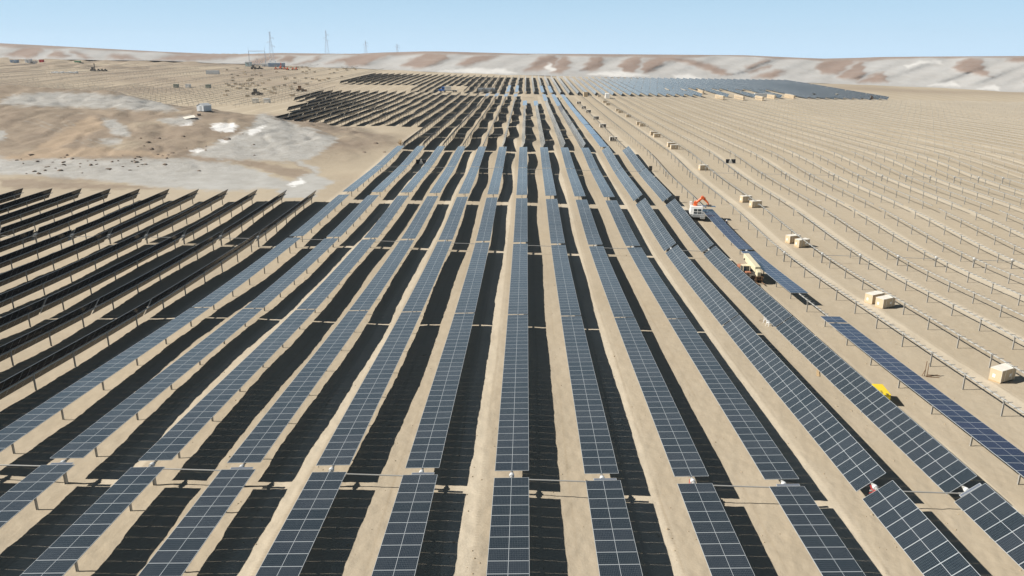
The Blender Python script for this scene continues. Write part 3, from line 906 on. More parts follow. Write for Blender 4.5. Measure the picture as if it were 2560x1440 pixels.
# ------------------------------------------------------------------ bare tracker frames
W_BARE = [(8.1, 64), (81.7, 63), (156.3, 63), (229.6, 63), (301.6, 63), (374.0, 63), (446.0, 66)]
def bare_far_mesh(L, n):
    k = ('bare', round(L), n)
    if k not in ME:
        b = MB(); b.bar((0,0,0), (0,L,0), .085, 0, 6)
        for i in range(int(L/PITCH)+1): b.box((0, i*PITCH, .11), (.58,.07,.05), 0)
        for i in range(n): 
            yy = L*(i+.5)/n; b.box((0, yy, -1.25), (.10,.09,2.4), 0)
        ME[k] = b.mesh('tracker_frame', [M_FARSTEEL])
    return ME[k]
def bare_row(k, spans, lab, near=True):
    x = X_ROW(k)
    for i in spans:
        y0, n = W_BARE[i]; L = n*PITCH
        if x/(y0+L+2) > .76: continue
        if near and y0 < 160 and k <= 27:
            wings = [W_NEAR[2*i], W_NEAR[2*i+1]]
            build_tracker('tracker_frame', x, wings, lab(k, i), 'tracker frame', 'bare tracker frames at the right', R(random.uniform(-4, 4)), None, 2, None, True, True)
        else:
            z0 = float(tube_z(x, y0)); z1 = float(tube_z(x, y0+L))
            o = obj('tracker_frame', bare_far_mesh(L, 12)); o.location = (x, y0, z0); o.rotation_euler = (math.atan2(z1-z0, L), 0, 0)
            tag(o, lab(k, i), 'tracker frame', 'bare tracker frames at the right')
def lab_r(k, i):
    return 'bare steel tracker frame, %s row right of the blue row, %s span' % (ordw(k-13), ordw(i+1))
bare_row(13, [2, 3, 4, 5, 6], lambda k, i: 'bare steel tracker frame continuing the blue row, %s span' % ordw(i+1))
bare_row(12, [3, 4, 5], lambda k, i: 'bare steel tracker frame behind the left-tilted rows, %s span' % ordw(i+1))
for k in range(14, 64):
    bare_row(k, range(7), lab_r)
for k in range(15, 43, 2):
    yy = (yA, yC, yE)
    for i, y_ in enumerate(yy):
        if X_ROW(k)/y_ > .70 or k > 23 + 8*i: continue
        shaft(k, y_, 'thin drive shaft between bare frames, %s pair right of the blue row, %s line' % (ordw((k-13)//2), ('front','middle','back')[i]))
# frames still without modules on the plain far left
cand = []
for k in range(-16, -130, -1):
    for j in range(8):
        y0 = 400 + 74*j + 13*((k*7) % 3)
        x = X_ROW(k)
        if x/y0 < -.80 or y0 + 70 > 960: continue
        if k > -19 and y0 > 520: continue
        if y0 < 400 + 0*k: continue
        g, w = ground_z(np.array([x, x]), np.array([y0, y0+35.]), True)
        if w.max() > .02: continue
        cand.append((y0 - .25*x*0, k, j, x, y0))
cand.sort()
fl_near, fl_far = cand[:80], cand[80:]
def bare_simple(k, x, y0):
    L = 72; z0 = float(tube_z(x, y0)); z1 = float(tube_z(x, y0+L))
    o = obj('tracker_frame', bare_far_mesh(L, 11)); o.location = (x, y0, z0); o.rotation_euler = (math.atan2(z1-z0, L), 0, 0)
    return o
for (_, k, j, x, y0) in fl_near:
    o = bare_simple(k, x, y0)
    tag(o, 'bare frame on the left plain, %s row left of panels, %s span back' % (ordw(-k-15), ordw(j+1)), 'tracker frame', 'bare frames on the left plain')
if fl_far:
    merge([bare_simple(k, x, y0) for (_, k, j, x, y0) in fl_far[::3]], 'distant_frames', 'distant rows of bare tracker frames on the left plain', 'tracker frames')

#PART2 begin
# ------------------------------------------------------------------ crates, machines, people, rocks
def crate_mesh(kind):
    k = ('crate', kind)
    if k in ME: return ME[k]
    b = MB(); w, d, h = 2.3, 1.15, 1.16
    for x in (-w/2+.08, 0, w/2-.08): b.box((x, 0, .06), (.14, d, .12), 1)
    b.box((0,0,.135), (w, d, .03), 1)
    b.box((0,0,.15+h/2), (w-.02, d-.02, h), 0)
    b.box((0,0,.15+h+.02), (w+.02, d+.02, .035), 2)
    for x in (-.55, .55): b.box((x, 0, .15+h/2+.02), (.05, d+.03, h+.05), 2)
    for s in (-1, 1): b.box((s*(w/2-.04), -d/2, .15+h/2), (.06, .02, h), 2)
    b.box((-w/2-.004, .12, .15+h*.42), (.012, .26, .34), 3)
    b.box((.3, -d/2-.004, .15+h*.45), (.3, .012, .3), 3)
    if kind == 'open':
        b.box((0,-d/2-.02,.15+h*.52), (w-.3, .03, h*.86), 4)
        for x in (-.35, .15): b.box((x, -d/2-.05, .15+h/2), (.09, .03, h), 2)
    ME[k] = b.mesh('crate', [M_WRAP if kind == 'open' else M_CARD, M_WOOD, M_WRAP, M_LABEL, M_DARK])
    return ME[k]
def crate(u, v, label, yaw=0.0, group='module crates on the ground', kind='shut', s=1.0, up=0.0, pos=None):
    p = pos if pos is not None else at(u, v)
    o = obj('crate', crate_mesh(kind)); o.location = p + Vector((0,0,up)); o.rotation_euler = (0,0,R(yaw)); o.scale = (s,)*3
    return tag(o, label, 'crate', group)
for u, v, l, yaw in (
    (2503, 950, 'large tan crate under a bare frame at the right edge', 28),
    (2184, 757, 'rear one of two tan crates side by side under a bare frame', 28),
    (2211, 768, 'front one of two tan crates with a white paper on its side', 28),
    (1981, 607, 'rear crate of the pair right of the telehandler', 22),
    (2004, 617, 'front crate of the pair right of the telehandler', 22),
    (1864, 505, 'rear crate of the pair right of the orange robot arm', 16),
    (1888, 518, 'front crate of the pair right of the orange robot arm', 16),
    (1758, 425, 'lone tan crate up the aisle, beyond the robot arm', 10),
    (1677, 367, 'rear crate of the pair level with the end of the tilted rows', 6),
    (1685, 373, 'front crate of the pair level with the end of the tilted rows', 6),
    (1633, 338, 'rear crate of the fifth pair up the sandy aisle', 6),
    (1642, 343, 'front crate of the fifth pair up the sandy aisle', 6),
    (1598, 312, 'rear crate of the sixth pair up the sandy aisle', 4),
    (1606, 316, 'front crate of the sixth pair up the sandy aisle', 4),
    (1571, 293, 'single brown crate above the sixth pair in the aisle', 3),
    (1545, 278, 'rear crate of the seventh pair up the sandy aisle', 3),
    (1551, 282, 'front crate of the seventh pair up the sandy aisle', 3),
    (1520, 263, 'small distant crate, nearer of two below the white container', 3),
    (1512, 257, 'small distant crate, farther of two below the white container', 3),
    (1498, 242, 'low distant crate left of the white container', 3)):
    crate(u, v, l, yaw)
for i, (u, v) in enumerate(((1533, 353), (1507, 319), (1490, 299), (1471, 282), (1459, 272), (1447, 260))):
    crate(u, v, 'opened crate showing black modules beside the light-blue row, %s from the front' % ordw(i+1), 2, 'opened crates along the blue row', 'open', 1.08)

def leaning(u, v, label, yaw):
    p = at(u, v); t = thing('leaning_modules', p, label, 'module stack', None, R(yaw))
    for s, x in ((1, -.75), (-1, .75)):
        me = module_mesh(M_BACK)
        m = Matrix.Translation((x, 0, .62)) @ Matrix.Rotation(R(78), 4, 'X') @ Matrix.Rotation(R(8*s), 4, 'Y') @ Matrix.Diagonal((.55, 1, 1, 1))
        obj('module', me, t, m)
    b = MB(); b.prism([(-.62,0), (.62,0), (.1,1.2), (-.1,1.2)], -.1, .5, 0); b.box((.1,.7,.07), (2.4,1.1,.14), 1)
    b.build('pallet', [M_WRAP, M_WOOD], t)
leaning(1826, 409, 'black modules leaning against a white wedge in the bare frames', 4)
leaning(1053, 410, 'black modules leaning on a wedge between flat rows at the back left', 0)
for u, v, l in ((1626, 428, 'black junction box behind the farther left-tilted span'), (1693, 506, 'black junction box just left of the white robot')):
    b = MB(); b.box((0,0,.75), (.8,.35,1.1), 0); b.box((0,-.19,.75), (.66,.03,.95), 0); b.box((0,0,1.32), (.9,.45,.05), 0); b.box((-.3,0,.12), (.08,.08,.24), 0); b.box((.3,0,.12), (.08,.08,.24), 0)
    o = b.build('junction_box', M_DARK); o.location = at(u, v); tag(o, l, 'junction box')

# people
def person(loc, label, rz, vest, pants, helmet, arm=40, bend=0):
    t = thing('person', loc, label, 'person', None, rz)
    bm = bmesh.new(); lay = bm.verts.layers.skin.verify()
    def v(co, r):
        x = bm.verts.new(co); x[lay].radius = (r, r*.85); return x
    k = math.sin(R(bend))*.5
    pel = v((0,0,.93), .15); pel[lay].use_root = True
    ab = v((0,-k*.3,1.1), .14); ch = v((0,-k*.7,1.32), .165); nk = v((0,-k,1.5), .06); hd = v((0,-k-.02,1.62), .095); hd2 = v((0,-k-.02,1.70), .085)
    for a, b_ in ((pel,ab),(ab,ch),(ch,nk),(nk,hd),(hd,hd2)): bm.edges.new((a, b_))
    for s in (-1, 1):
        hip = v((s*.10,0,.86), .10); kn = v((s*.12,-.05,.48), .075); an = v((s*.12,.03,.09), .05); toe = v((s*.13,-.14,.04), .04)
        for a, b_ in ((pel,hip),(hip,kn),(kn,an),(an,toe)): bm.edges.new((a, b_))
        sh = v((s*.20,-k*.8,1.40), .065); a_ = R(arm*(1 if s > 0 else .6))
        el = v((s*.26,-k-.26*math.sin(a_),1.40-.28*math.cos(a_)), .048); wr = v((s*.22,-k-.26*math.sin(a_)-.22,1.40-.28*math.cos(a_)-.08), .035); hn = v((s*.20,-k-.26*math.sin(a_)-.30,1.40-.28*math.cos(a_)-.09), .032)
        for a, b_ in ((ch,sh),(sh,el),(el,wr),(wr,hn)): bm.edges.new((a, b_))
    me = bpy.data.meshes.new('body'); bm.to_mesh(me); bm.free(); me.materials.append(pants)
    o = obj('body', me, t); o.modifiers.new('skin', 'SKIN'); s_ = o.modifiers.new('sub', 'SUBSURF'); s_.levels = 1; s_.render_levels = 2
    b = MB(); prev = None
    rings = [(.95,.185,0), (1.1,.18,-k*.3), (1.3,.215,-k*.7), (1.44,.16,-k*.9)]
    for i in range(3):
        z0, r0, y0 = rings[i]; z1, r1, y1 = rings[i+1]; b.bar((0,y0,z0), (0,y1,z1), r0, 0, 12, r1, i == 2)
    b.build('vest', vest, t)
    b = MB(); b.bar((0,-k-.02,1.68), (0,-k-.02,1.80), .125, 0, 12, .07); b.bar((0,-k-.05,1.675), (0,-k-.05,1.69), .15, 0, 12)
    b.build('helmet', helmet, t)
    b = MB(); b.bar((0,-k-.09,1.62), (0,-k-.13,1.61), .05, 0, 8, .035); b.build('face', M_SKIN, t)
person(at(1694, 536), 'worker in a lime vest standing left of the white robot', R(60), M_HIVIS, M_NAVY, M_WHITE2, 50)
person(at(1763, 546), 'worker in a lime vest between robot and blue modules', R(-20), M_HIVIS, M_NAVY, M_WHITE2, 70, 12)
person(at(1813, 573), 'worker with white helmet and dark clothes beside the blue row', R(30), M_NAVY, M_NAVY, M_WHITE2, 60, 25)
person(at(1402, 251), 'tiny distant worker in a lime vest by the pale-blue rows', R(10), M_HIVIS, M_NAVY, M_WHITE2, 30)

# robot that mounts the modules
def robot():
    p = at(1741, 547); t = thing('installing_robot', p, 'white tracked robot with an orange arm laying blue modules', 'robot vehicle', None, R(-8)); t.scale = (1.08,)*3
    for s in (-1, 1):
        b = MB(); pts = [(-1.5,.0),(1.5,.0),(1.8,.3),(1.75,.55),(-1.75,.55),(-1.8,.3)]
        # track seen from the side, extruded across
        n = len(pts); x0, x1 = s*1.15-.22, s*1.15+.22; k = len(b.v)
        b.v += [(x0, y, z) for y, z in pts] + [(x1, y, z) for y, z in pts]
        b.f.append(tuple(range(k, k+n))); b.m.append(0); b.f.append(tuple(range(k+2*n-1, k+n-1, -1))); b.m.append(0)
        for i in range(n):
            j = (i+1) % n; b.f.append((k+i, k+n+i, k+n+j, k+j)); b.m.append(0)
        for y in (-1.2,-.6,0,.6,1.2): b.bar((x0-.03,y,.26), (x1+.03,y,.26), .2, 0, 10)
        b.build('crawler_track', M_BLACK, t)
    b = MB(); b.box((0,0,.72), (2.5,3.5,.3), 0); b.box((.2,-1.6,.85), (2.2,.5,.5), 0); b.box((.9,-1.9,.62), (.8,.3,.5), 0)
    b.build('chassis', M_GREY, t, .03)
    b = MB(); b.hexa([(-1.3,-1.35,1.0),(1.0,-1.35,1.0),(1.0,1.6,1.0),(-1.3,1.6,1.0),(-1.15,-1.0,2.15),(.9,-1.0,2.15),(.9,1.5,2.15),(-1.15,1.5,2.15)], 0)
    b.box((-.15,.2,2.2), (2.2,2.4,.09), 0); b.box((-1.05,1.2,2.5), (.4,.7,.7), 0)
    b.build('housing', M_WHITE, t, .04)
    b = MB(); b.hexa([(-.7,-1.36,1.2),(.75,-1.36,1.2),(.75,-1.30,1.2),(-.7,-1.30,1.2),(-.62,-1.12,1.95),(.68,-1.12,1.95),(.68,-1.04,1.95),(-.62,-1.04,1.95)], 0)
    b.build('window', M_WINDOW, t)
    b = MB(); 
    for x in (-.7,.03,.75): b.bar((x,-1.42,1.15), (x*.93,-1.14,2.0), .035, 0, 6)
    b.bar((-.72,-1.44,1.58),(.76,-1.44,1.58), .02, 0, 6); b.bar((-1.2,-1.75,1.0),(-1.2,-1.75,1.6),.03,0,6); b.bar((1.1,-1.75,1.0),(1.1,-1.75,1.6),.03,0,6); b.bar((-1.2,-1.75,1.55),(1.1,-1.75,1.55),.03,0,6)
    b.build('guard_rail', M_WHITE, t)
    b = MB()
    b.bar((-.3,.6,2.2),(-.3,.6,2.55),.42,0,16,.36); b.box((-.3,.55,2.62),(.6,.55,.4),0)
    b.bar((-.3,.3,2.75),(-.3,.9,2.75),.3,0,14)
    b.bar((-.25,.55,2.75),(.85,.35,3.75),.25,0,12,.2); b.bar((.85,.02,3.75),(.85,.68,3.75),.30,0,14)
    b.bar((.85,.35,3.78),(1.75,.15,2.95),.22,0,12,.15); b.box((1.1,.32,3.62),(.4,.42,.4),0,.2)
    b.bar((1.75,.15,2.98),(1.95,.1,2.55),.15,0,10,.11)
    b.build('robot_arm', M_ORANGE, t)
    b = MB(); b.box((2.0,.05,2.47),(.9,1.1,.06),0); b.bar((1.95,.1,2.58),(1.95,.1,2.45),.14,0,10)
    for x in (1.7,2.3):
        for y in (-.4,.5): b.bar((x,y,2.45),(x,y,2.33),.06,0,8)
    b.build('gripper', M_DARK, t)
    m = Matrix.Translation((2.05,.1,2.29)) @ Matrix.Rotation(R(3),4,'Y')
    obj('module', module_mesh(M_CLEAN), t, m)
    for i in range(5): obj('module', module_mesh(M_CLEAN), t, Matrix.Translation((1.35+.02*i, -.3, 1.25+.06*i)) @ Matrix.Diagonal((.42,1,1,1)))
robot()

def wheel(parent, loc, r, w, tyre=M_BLACK, rim=M_CREAM):
    b = MB(); n = 20
    x = w/2
    prof = [(-x,r*.55),(-x,r*.88),(-x*.6,r),(x*.6,r),(x,r*.88),(x,r*.55)]
    for i in range(n):
        a0, a1 = 2*math.pi*i/n, 2*math.pi*(i+1)/n
        for (xa, ra), (xb, rb) in zip(prof, prof[1:]):
            b.quad((xa,ra*math.cos(a0),ra*math.sin(a0)), (xa,ra*math.cos(a1),ra*math.sin(a1)), (xb,rb*math.cos(a1),rb*math.sin(a1)), (xb,rb*math.cos(a0),rb*math.sin(a0)), 0)
        b.box((x*.25*(-1)**i, r*1.0*math.cos(a0), r*1.0*math.sin(a0)), (w*.45,.07,.07), 0)
    o = b.build('wheel', tyre, parent); o.location = loc
    b = MB(); b.bar((-x*.8,0,0),(x*.8,0,0), r*.57, 0, 16); b.bar((-x*.95,0,0),(x*.95,0,0), r*.2, 0, 10)
    q = b.build('rim', rim, o)
    return o
def telehandler():
    p = at(1872, 697); t = thing('telehandler', p, 'cream telehandler with big muddy tyres beside the blue row', 'telehandler', None, R(4))
    for sx in (-1, 1):
        for y in (-1.5, 1.55): wheel(t, (sx*1.0, y, .66), .66, .5)
    b = MB(); b.box((0,0,.95),(1.3,4.9,.5),0); b.box((0,-2.2,.8),(1.7,.35,.45),0); b.box((0,2.35,1.0),(1.9,.35,.5),0)
    b.bar((-1,-1.5,.66),(1,-1.5,.66),.12,0,8); b.bar((-1,1.55,.66),(1,1.55,.66),.12,0,8)
    b.build('chassis', M_DARK, t, .03)
    b = MB(); b.hexa([(.0,-2.0,1.55),(.8,-2.0,1.55),(.8,3.0,2.15),(.0,3.0,2.15),(.0,-2.0,2.35),(.8,-2.0,2.35),(.8,3.0,3.05),(.0,3.0,3.05)],0)
    b.hexa([(.12,-2.75,.95),(.68,-2.75,.95),(.72,-1.9,1.3),(.08,-1.9,1.3),(.12,-2.75,1.75),(.68,-2.75,1.75),(.72,-1.9,2.05),(.08,-1.9,2.05)],0)
    b.build('boom', M_CREAM, t, .05)
    b = MB(); b.bar((.95,2.3,2.3),(.95,2.3,2.5),.08,0,8); b.bar((-.15,2.3,2.35),(.95,2.3,2.35),.13,0,10); b.bar((.4,.2,1.2),(.4,-.9,1.75),.08,0,8)
    b.build('pivot', M_DARK, t)
    b = MB(); b.hexa([(-1.1,-.5,1.0),(-.15,-.5,1.0),(-.15,.8,1.0),(-1.1,.8,1.0),(-1.05,-.25,1.95),(-.15,-.25,1.95),(-.15,.7,1.95),(-1.05,.7,1.95)],0)
    b.build('cab', M_WINDOW, t, .05)
    b = MB(); b.box((-.62,.25,1.99),(1.05,1.1,.06),0)
    for x in (-1.08,-.14):
        for y in (-.4,.8): b.bar((x,y,1.0),(x,y*.9,1.97),.04,0,6)
    b.build('cab_frame', M_CREAM, t)
    b = MB(); b.box((-.6,1.8,1.35),(.9,1.1,.6),0); b.box((-.65,-1.2,1.25),(.7,.7,.35),0)
    b.build('engine_cover', M_RUST2, t, .04)
    b = MB(); b.box((.4,-2.85,.7),(1.2,.10,.25),0); b.box((.4,-2.85,1.1),(1.2,.10,.12),0)
    for x in (0,.8): b.box((x,-2.9,.75),(.13,.12,.9),0); b.box((x,-3.45,.33),(.13,1.1,.06),0)
    b.build('fork_carriage', M_RUST, t)
    b = MB(); b.bar((-1.4,3.2,1.1),(-.4,3.2,1.1),.035,0,6); b.bar((-1.4,3.2,.1),(-1.4,3.2,1.1),.035,0,6); b.bar((-.4,3.2,.1),(-.4,3.2,1.1),.035,0,6); b.bar((-1.4,3.2,.65),(-.4,3.2,.65),.03,0,6); b.bar((-1.4,2.5,1.1),(-1.4,3.2,1.1),.035,0,6)
    b.build('rail', M_DARK, t)
telehandler()

# yellow bin, plank, stakes, chairs
p = at(2199, 1003); t = thing('yellow_tank', p, 'bright yellow box tank with dark filler holes behind a tilted tracker', 'tank', None, R(-6))
b = MB(); b.box((0,0,.62),(.9,2.3,1.0),0); b.box((0,0,1.14),(.95,2.36,.06),0); b.box((-.3,0,.06),(.12,2.6,.12),0); b.box((.3,0,.06),(.12,2.6,.12),0); b.build('body', M_YELLOW, t, .03)
for y, x in ((-1.05,.15),(-.8,-.2),(-.45,-.15)):
    b = MB(); b.bar((x,y,1.15),(x,y,1.19),.13 if x > 0 else .09,0,12); b.build('filler_hole', M_DARK, t)
p = at(2045, 930); b = MB(); b.box((0,0,.06),(.24,2.6,.05),0); b.box((.1,-.9,.12),(.1,.9,.05),0,.1); o = b.build('plank', M_WOOD); o.location = p; o.rotation_euler = (0,0,R(-22)); tag(o, 'pale wooden plank on the sand between the tilted rows', 'plank')
p = at(2312, 940); t = thing('steel_stakes', p, 'rusty steel stakes standing and lying right of the blue row', 'stakes')
b = MB(); b.bar((-.05,0,0),(-.02,0,1.55),.035,0,6); b.bar((.17,-.05,0),(.19,-.05,1.4),.035,0,6); b.bar((-.35,-.1,.02),(-.02,0,.75),.03,0,6); b.build('stake', M_RUST, t)
b = MB()
for a, c in (((0,-.2,.04),(1.3,.15,.05)),((.1,-.35,.04),(1.15,-.5,.05)),((.3,.2,.04),(1.4,-.1,.08)),((-.4,-.4,.04),(.5,-.3,.05))): b.bar(a,c,.03,0,6)
b.build('loose_stake', M_RUST, t)
def chair(u, v, label, rz):
    t = thing('plastic_chair', at(u, v), label, 'chair', 'white plastic chairs by the tilted row', R(rz))
    b = MB(); b.box((0,0,.44),(.46,.46,.04),0); b.build('seat', M_WHITE2, t, .015)
    b = MB(); b.hexa([(-.22,.2,.46),(.22,.2,.46),(.22,.24,.46),(-.22,.24,.46),(-.2,.34,.92),(.2,.34,.92),(.2,.38,.92),(-.2,.38,.92)],0); b.build('backrest', M_WHITE2, t, .015)
    for x in (-.2,.2):
        for y in (-.2,.2):
            b = MB(); b.bar((x*1.15,y*1.15,0),(x,y,.44),.03,0,8,.035); b.build('leg', M_WHITE2, t)
        b = MB(); b.box((x*1.15,0,.66),(.05,.42,.03),0); b.bar((x*1.1,-.18,.46),(x*1.15,-.2,.66),.022,0,6); b.build('armrest', M_WHITE2, t)
chair(1914, 808, 'white plastic chair by the tilted row, farther of two', 150)
chair(1922, 815, 'white plastic chair by the tilted row, nearer of two', 20)
b = MB()
for i in range(16):
    a0, a1 = 2*math.pi*i/16*.85, 2*math.pi*(i+1)/16*.85; b.bar((.35*math.cos(a0),.35*math.sin(a0),.03),(.35*math.cos(a1),.35*math.sin(a1),.03),.02,0,6)
o = b.build('cable_coil', M_RUST); o.location = at(1906, 803); tag(o, 'brown cable loop on the sand left of the plastic chairs', 'cable')

# shed and things on the mound
p = at(511, 277); t = thing('metal_shed', p, 'small grey metal shed with a gable roof on the mound', 'shed', None, R(-22))
b = MB(); b.prism([(-1.6,0),(1.6,0),(1.6,1.9),(0,2.6),(-1.6,1.9)], -1.9, 1.9, 0); b.build('wall', M_PGREY, t)
for s in (-1, 1):
    b = MB(); b.hexa([(0,-2.05,2.62),(s*1.8,-2.05,1.84),(s*1.8,2.05,1.84),(0,2.05,2.62),(0,-2.05,2.68),(s*1.8,-2.05,1.90),(s*1.8,2.05,1.90),(0,2.05,2.68)],0); b.build('roof', M_PGREY, t)
b = MB(); b.box((.2,-1.92,.95),(.9,.05,1.85),0); b.build('door', M_GREY, t)
p = at(474, 296); b = MB(); b.box((0,0,.15),(3.6,2.6,.05),0)
for i in range(9): b.box((-1.6+i*.4,0,.19),(.08,2.6,.04),0)
o = b.build('roofing_sheet', M_WRAP); o.location = p + Vector((0,0,.25)); o.rotation_euler = (R(12),R(-8),R(35)); tag(o, 'fallen pale roofing sheet on the slope below the metal shed', 'roofing sheet')
b = MB(); b.bar((-.5,0,.35),(.5,0,.35),.35,0,12); b.bar((-.52,0,.35),(-.46,0,.35),.37,0,12); o = b.build('barrel', M_DARK); o.location = at(498, 289); tag(o, 'dark barrel lying in front of the metal shed', 'barrel')

def rock_mesh(seed):
    k = ('rock', seed)
    if k not in ME:
        bm = bmesh.new(); bmesh.ops.create_icosphere(bm, subdivisions=2, radius=.5); r = random.Random(seed)
        d = [(Vector((r.uniform(-1,1), r.uniform(-1,1), r.uniform(-1,1))).normalized(), r.uniform(.55,.9)) for _ in range(9)]
        for v in bm.verts:
            for n, c in d:
                e = v.co.dot(n)/.5 - c
                if e > 0: v.co -= n*e*.5
            v.co.z *= .7
        me = bpy.data.meshes.new('rock'); bm.to_mesh(me); bm.free(); me.materials.append(M_ROCK); ME[k] = me
    return ME[k]
rr = random.Random(5)
for i in range(64):
    u, v = rr.uniform(10, 430), rr.uniform(386, 436)
    if i > 50: u, v = rr.uniform(330, 640), rr.uniform(335, 390)
    if (i > 30) and i <= 50 and v > 415: v -= 18
    o = obj('rock', rock_mesh(i % 5)); s = rr.choice((.5,.6,.7,.9,1.2))
    o.location = at(u, v); o.scale = (s*1.4, s, s); o.rotation_euler = (0, 0, rr.uniform(0, 6))
    tag(o, 'small dark rock scattered on the pale slope behind the steep trackers', 'rock', 'dark rocks on the pale slope')
for u, v, s, l in ((570, 350, 2.1, 'large dark boulder between the white salt patches'), (378, 373, 1.4, 'dark boulder alone on the tan slope, nearer of two'), (397, 347, 1.3, 'dark boulder alone on the tan slope, farther of two'),
                   (940, 359, 1.3, 'dark rock on the bare slope left of the panel rows'), (911, 381, .9, 'small dark rock low on the slope by the panel rows'), (962, 381, .8, 'small dark rock beside the outermost flat row'), (498, 428, .8, 'dark rock on the grey gully bank')):
    o = obj('rock', rock_mesh(3)); o.location = at(u, v); o.scale = (s*1.5, s, s); tag(o, l, 'rock')
p = at(1001, 362); b = MB(); r2 = random.Random(2)
for i in range(70):
    a, e = r2.uniform(0, 6.28), r2.uniform(.5, 1.4); L = r2.uniform(.9, 2.0)
    d = Vector((math.cos(a)*math.cos(e), math.sin(a)*math.cos(e), math.sin(e)))
    q = d*L*.55; b.bar((0,0,0), q, .022, 0, 4, .014)
    for _ in range(2):
        d2 = (d + Vector((r2.uniform(-.5,.5), r2.uniform(-.5,.5), r2.uniform(-.2,.4)))).normalized(); b.bar(q, q+d2*L*.45, .014, 0, 4, .007)
o = b.build('dry_bush', M_WOOD); o.location = p; tag(o, 'dry leafless bush at the corner of the panel rows', 'bush')

# vehicles and containers of the middle distance
def container_mesh(L, m, H=2.6):
    k = ('cont', L, m.name, H)
    if k not in ME:
        b = MB(); b.box((0,0,H/2+.1),(L,2.4,H-.1),0)
        n = int(L/.55)
        for i in range(n):
            x = -L/2+.3+i*(L-.6)/(n-1)
            for s in (-1,1): b.box((x, s*1.215, H/2+.1),(.26,.05,H-.35),0)
        for x in (-L/2+.08, L/2-.08):
            for y in (-1.16,1.16): b.box((x,y,H/2+.1),(.18,.18,H+.06),0)
        for s in (-.3,.3): b.bar((L/2+.03,s,.3),(L/2+.03,s,H-.1),.035,0,6)
        b.box((0,0,.05),(L*.98,2.2,.1),0)
        ME[k] = b.mesh('container', [m])
    return ME[k]
def container(u, v, L, m, yaw, label, group=None, H=2.6):
    o = obj('container', container_mesh(L, m, H)); o.location = at(u, v) + Vector((0,1.2,0)); o.rotation_euler = (0,0,R(yaw)); return tag(o, label, 'container', group)
container(1216, 230, 12.2, M_PGREY, 0, 'long grey container at the rear edge of the middle block')
container(1909, 243, 12.2, M_PGREY, 0, 'long grey container behind the rows of pale crates')
container(1518, 246, 11, M_WHITE, 88, 'white container end-on at the head of the aisle', None, 3.0)
container(1464, 242, 2.6, M_CARD, 4, 'short tan container beside the far left of the crates', None, 3.0)
n_ = 0
for (u, v, n, far, nm) in ((1808, 250, 8, 0, 'first'), (1858, 251, 8, 0, 'second'), (1906, 252, 6, 0, 'third'), (1936, 248, 6, 0, 'fourth'), (1984, 248, 7, 0, 'fifth'),
                          (1672, 234, 6, 1, 'first'), (1714, 235, 6, 1, 'second'), (1757, 236, 6, 1, 'third'), (1800, 237, 5, 1, 'fourth')):
    p0 = at(u, v)
    for i in range(n):
        x, y = p0.x, p0.y + i*2.75
        for up in (0, 1.31):
            crate(0, 0, 'pale crate in the %s long stack before the far block, counted from the left' % nm if not far else 'pale crate in the %s long stack among the far trackers, counted from the left' % nm, 90, 'long double stacks of pale crates', 'shut', 1.0, up, Vector((x, y, gz(x, y))))
def truck(u, v, cab, label, bed, yaw, s=1.0, name='truck', cat='truck'):
    t = thing(name, at(u, v), label, cat, None, R(yaw)); t.scale = (s,)*3
    b = MB(); b.hexa([(-3.2,-1.15,.9),(-1.2,-1.15,.9),(-1.2,1.15,.9),(-3.2,1.15,.9),(-2.9,-1.1,2.9),(-1.2,-1.1,3.1),(-1.2,1.1,3.1),(-2.9,1.1,2.9)],0); b.box((-3.9,0,1.25),(1.5,2.0,1.0),0)
    b.build('cab', cab, t, .06)
    b = MB(); b.box((-3.1,0,2.3),(.06,1.9,.7),0); b.box((-2.2,-1.14,2.3),(1.1,.06,.6),0); b.build('window', M_WINDOW, t)
    b = MB(); b.box((.8,0,.95),(9.0,1.0,.3),0); b.box((2.2,0,1.2),(8.0,2.4,.16),0); b.build('flatbed', M_GREY, t)
    if bed: b = MB(); b.box((.4,0,2.3),(3.6,2.3,2.0),0); b.box((.4,0,3.32),(3.7,2.4,.08),0); b.build('cargo', bed, t)
    for x in (-3.6,-1.4,3.6,4.9):
        for s_ in (-1,1): 
            w_ = wheel(t, (x, s_*.95, .5), .5, .35, M_BLACK, M_GREY); w_.rotation_euler = (0,0,R(90))
truck(1118, 231, M_BLUE, 'bright blue lorry with a flat trailer among the dark trackers', M_WRAP, 3, 1.25)
truck(2078, 245, M_WHITE, 'small white lorry at the right end of the far block', None, 180, .62)
def loader(u, v, m, label, s=1.0, name='loader', yaw=0, mast=False, cat='loader'):
    t = thing(name, at(u, v), label, cat, None, R(yaw)); t.scale = (s,)*3
    for x in (-1.1,1.1):
        for y in (-.85,.85):
            w_ = wheel(t, (x, y, .55), .55, .4, M_BLACK, m); w_.rotation_euler = (0,0,R(90))
    b = MB(); b.box((0,0,1.0),(3.0,1.4,.7),0); b.box((-.2,0,1.9),(1.2,1.3,1.2),0); b.box((-.2,0,2.55),(1.4,1.5,.1),0)
    b.build('body', m, t, .05)
    b = MB()
    if mast: b.box((1.3,0,2.6),(.35,.4,5.0),0); b.box((1.3,0,4.6),(.5,.55,.8),0); b.bar((.2,0,1.4),(1.2,0,3.2),.1,0,8)
    else: b.bar((.8,-.6,1.4),(2.3,-.6,.6),.12,0,8); b.bar((.8,.6,1.4),(2.3,.6,.6),.12,0,8); b.box((2.5,0,.5),(.7,2.0,.7),0)
    b.build('mast' if mast else 'bucket', m, t)
loader(2034, 244, M_DARK, 'dark wheeled loader left of the small white lorry', 1.1)
loader(2056, 246, M_CARD, 'tan machine directly left of the small white lorry', .9)
loader(2092, 246, M_CARD, 'tan wheeled loader right of the small white lorry', 1.2)
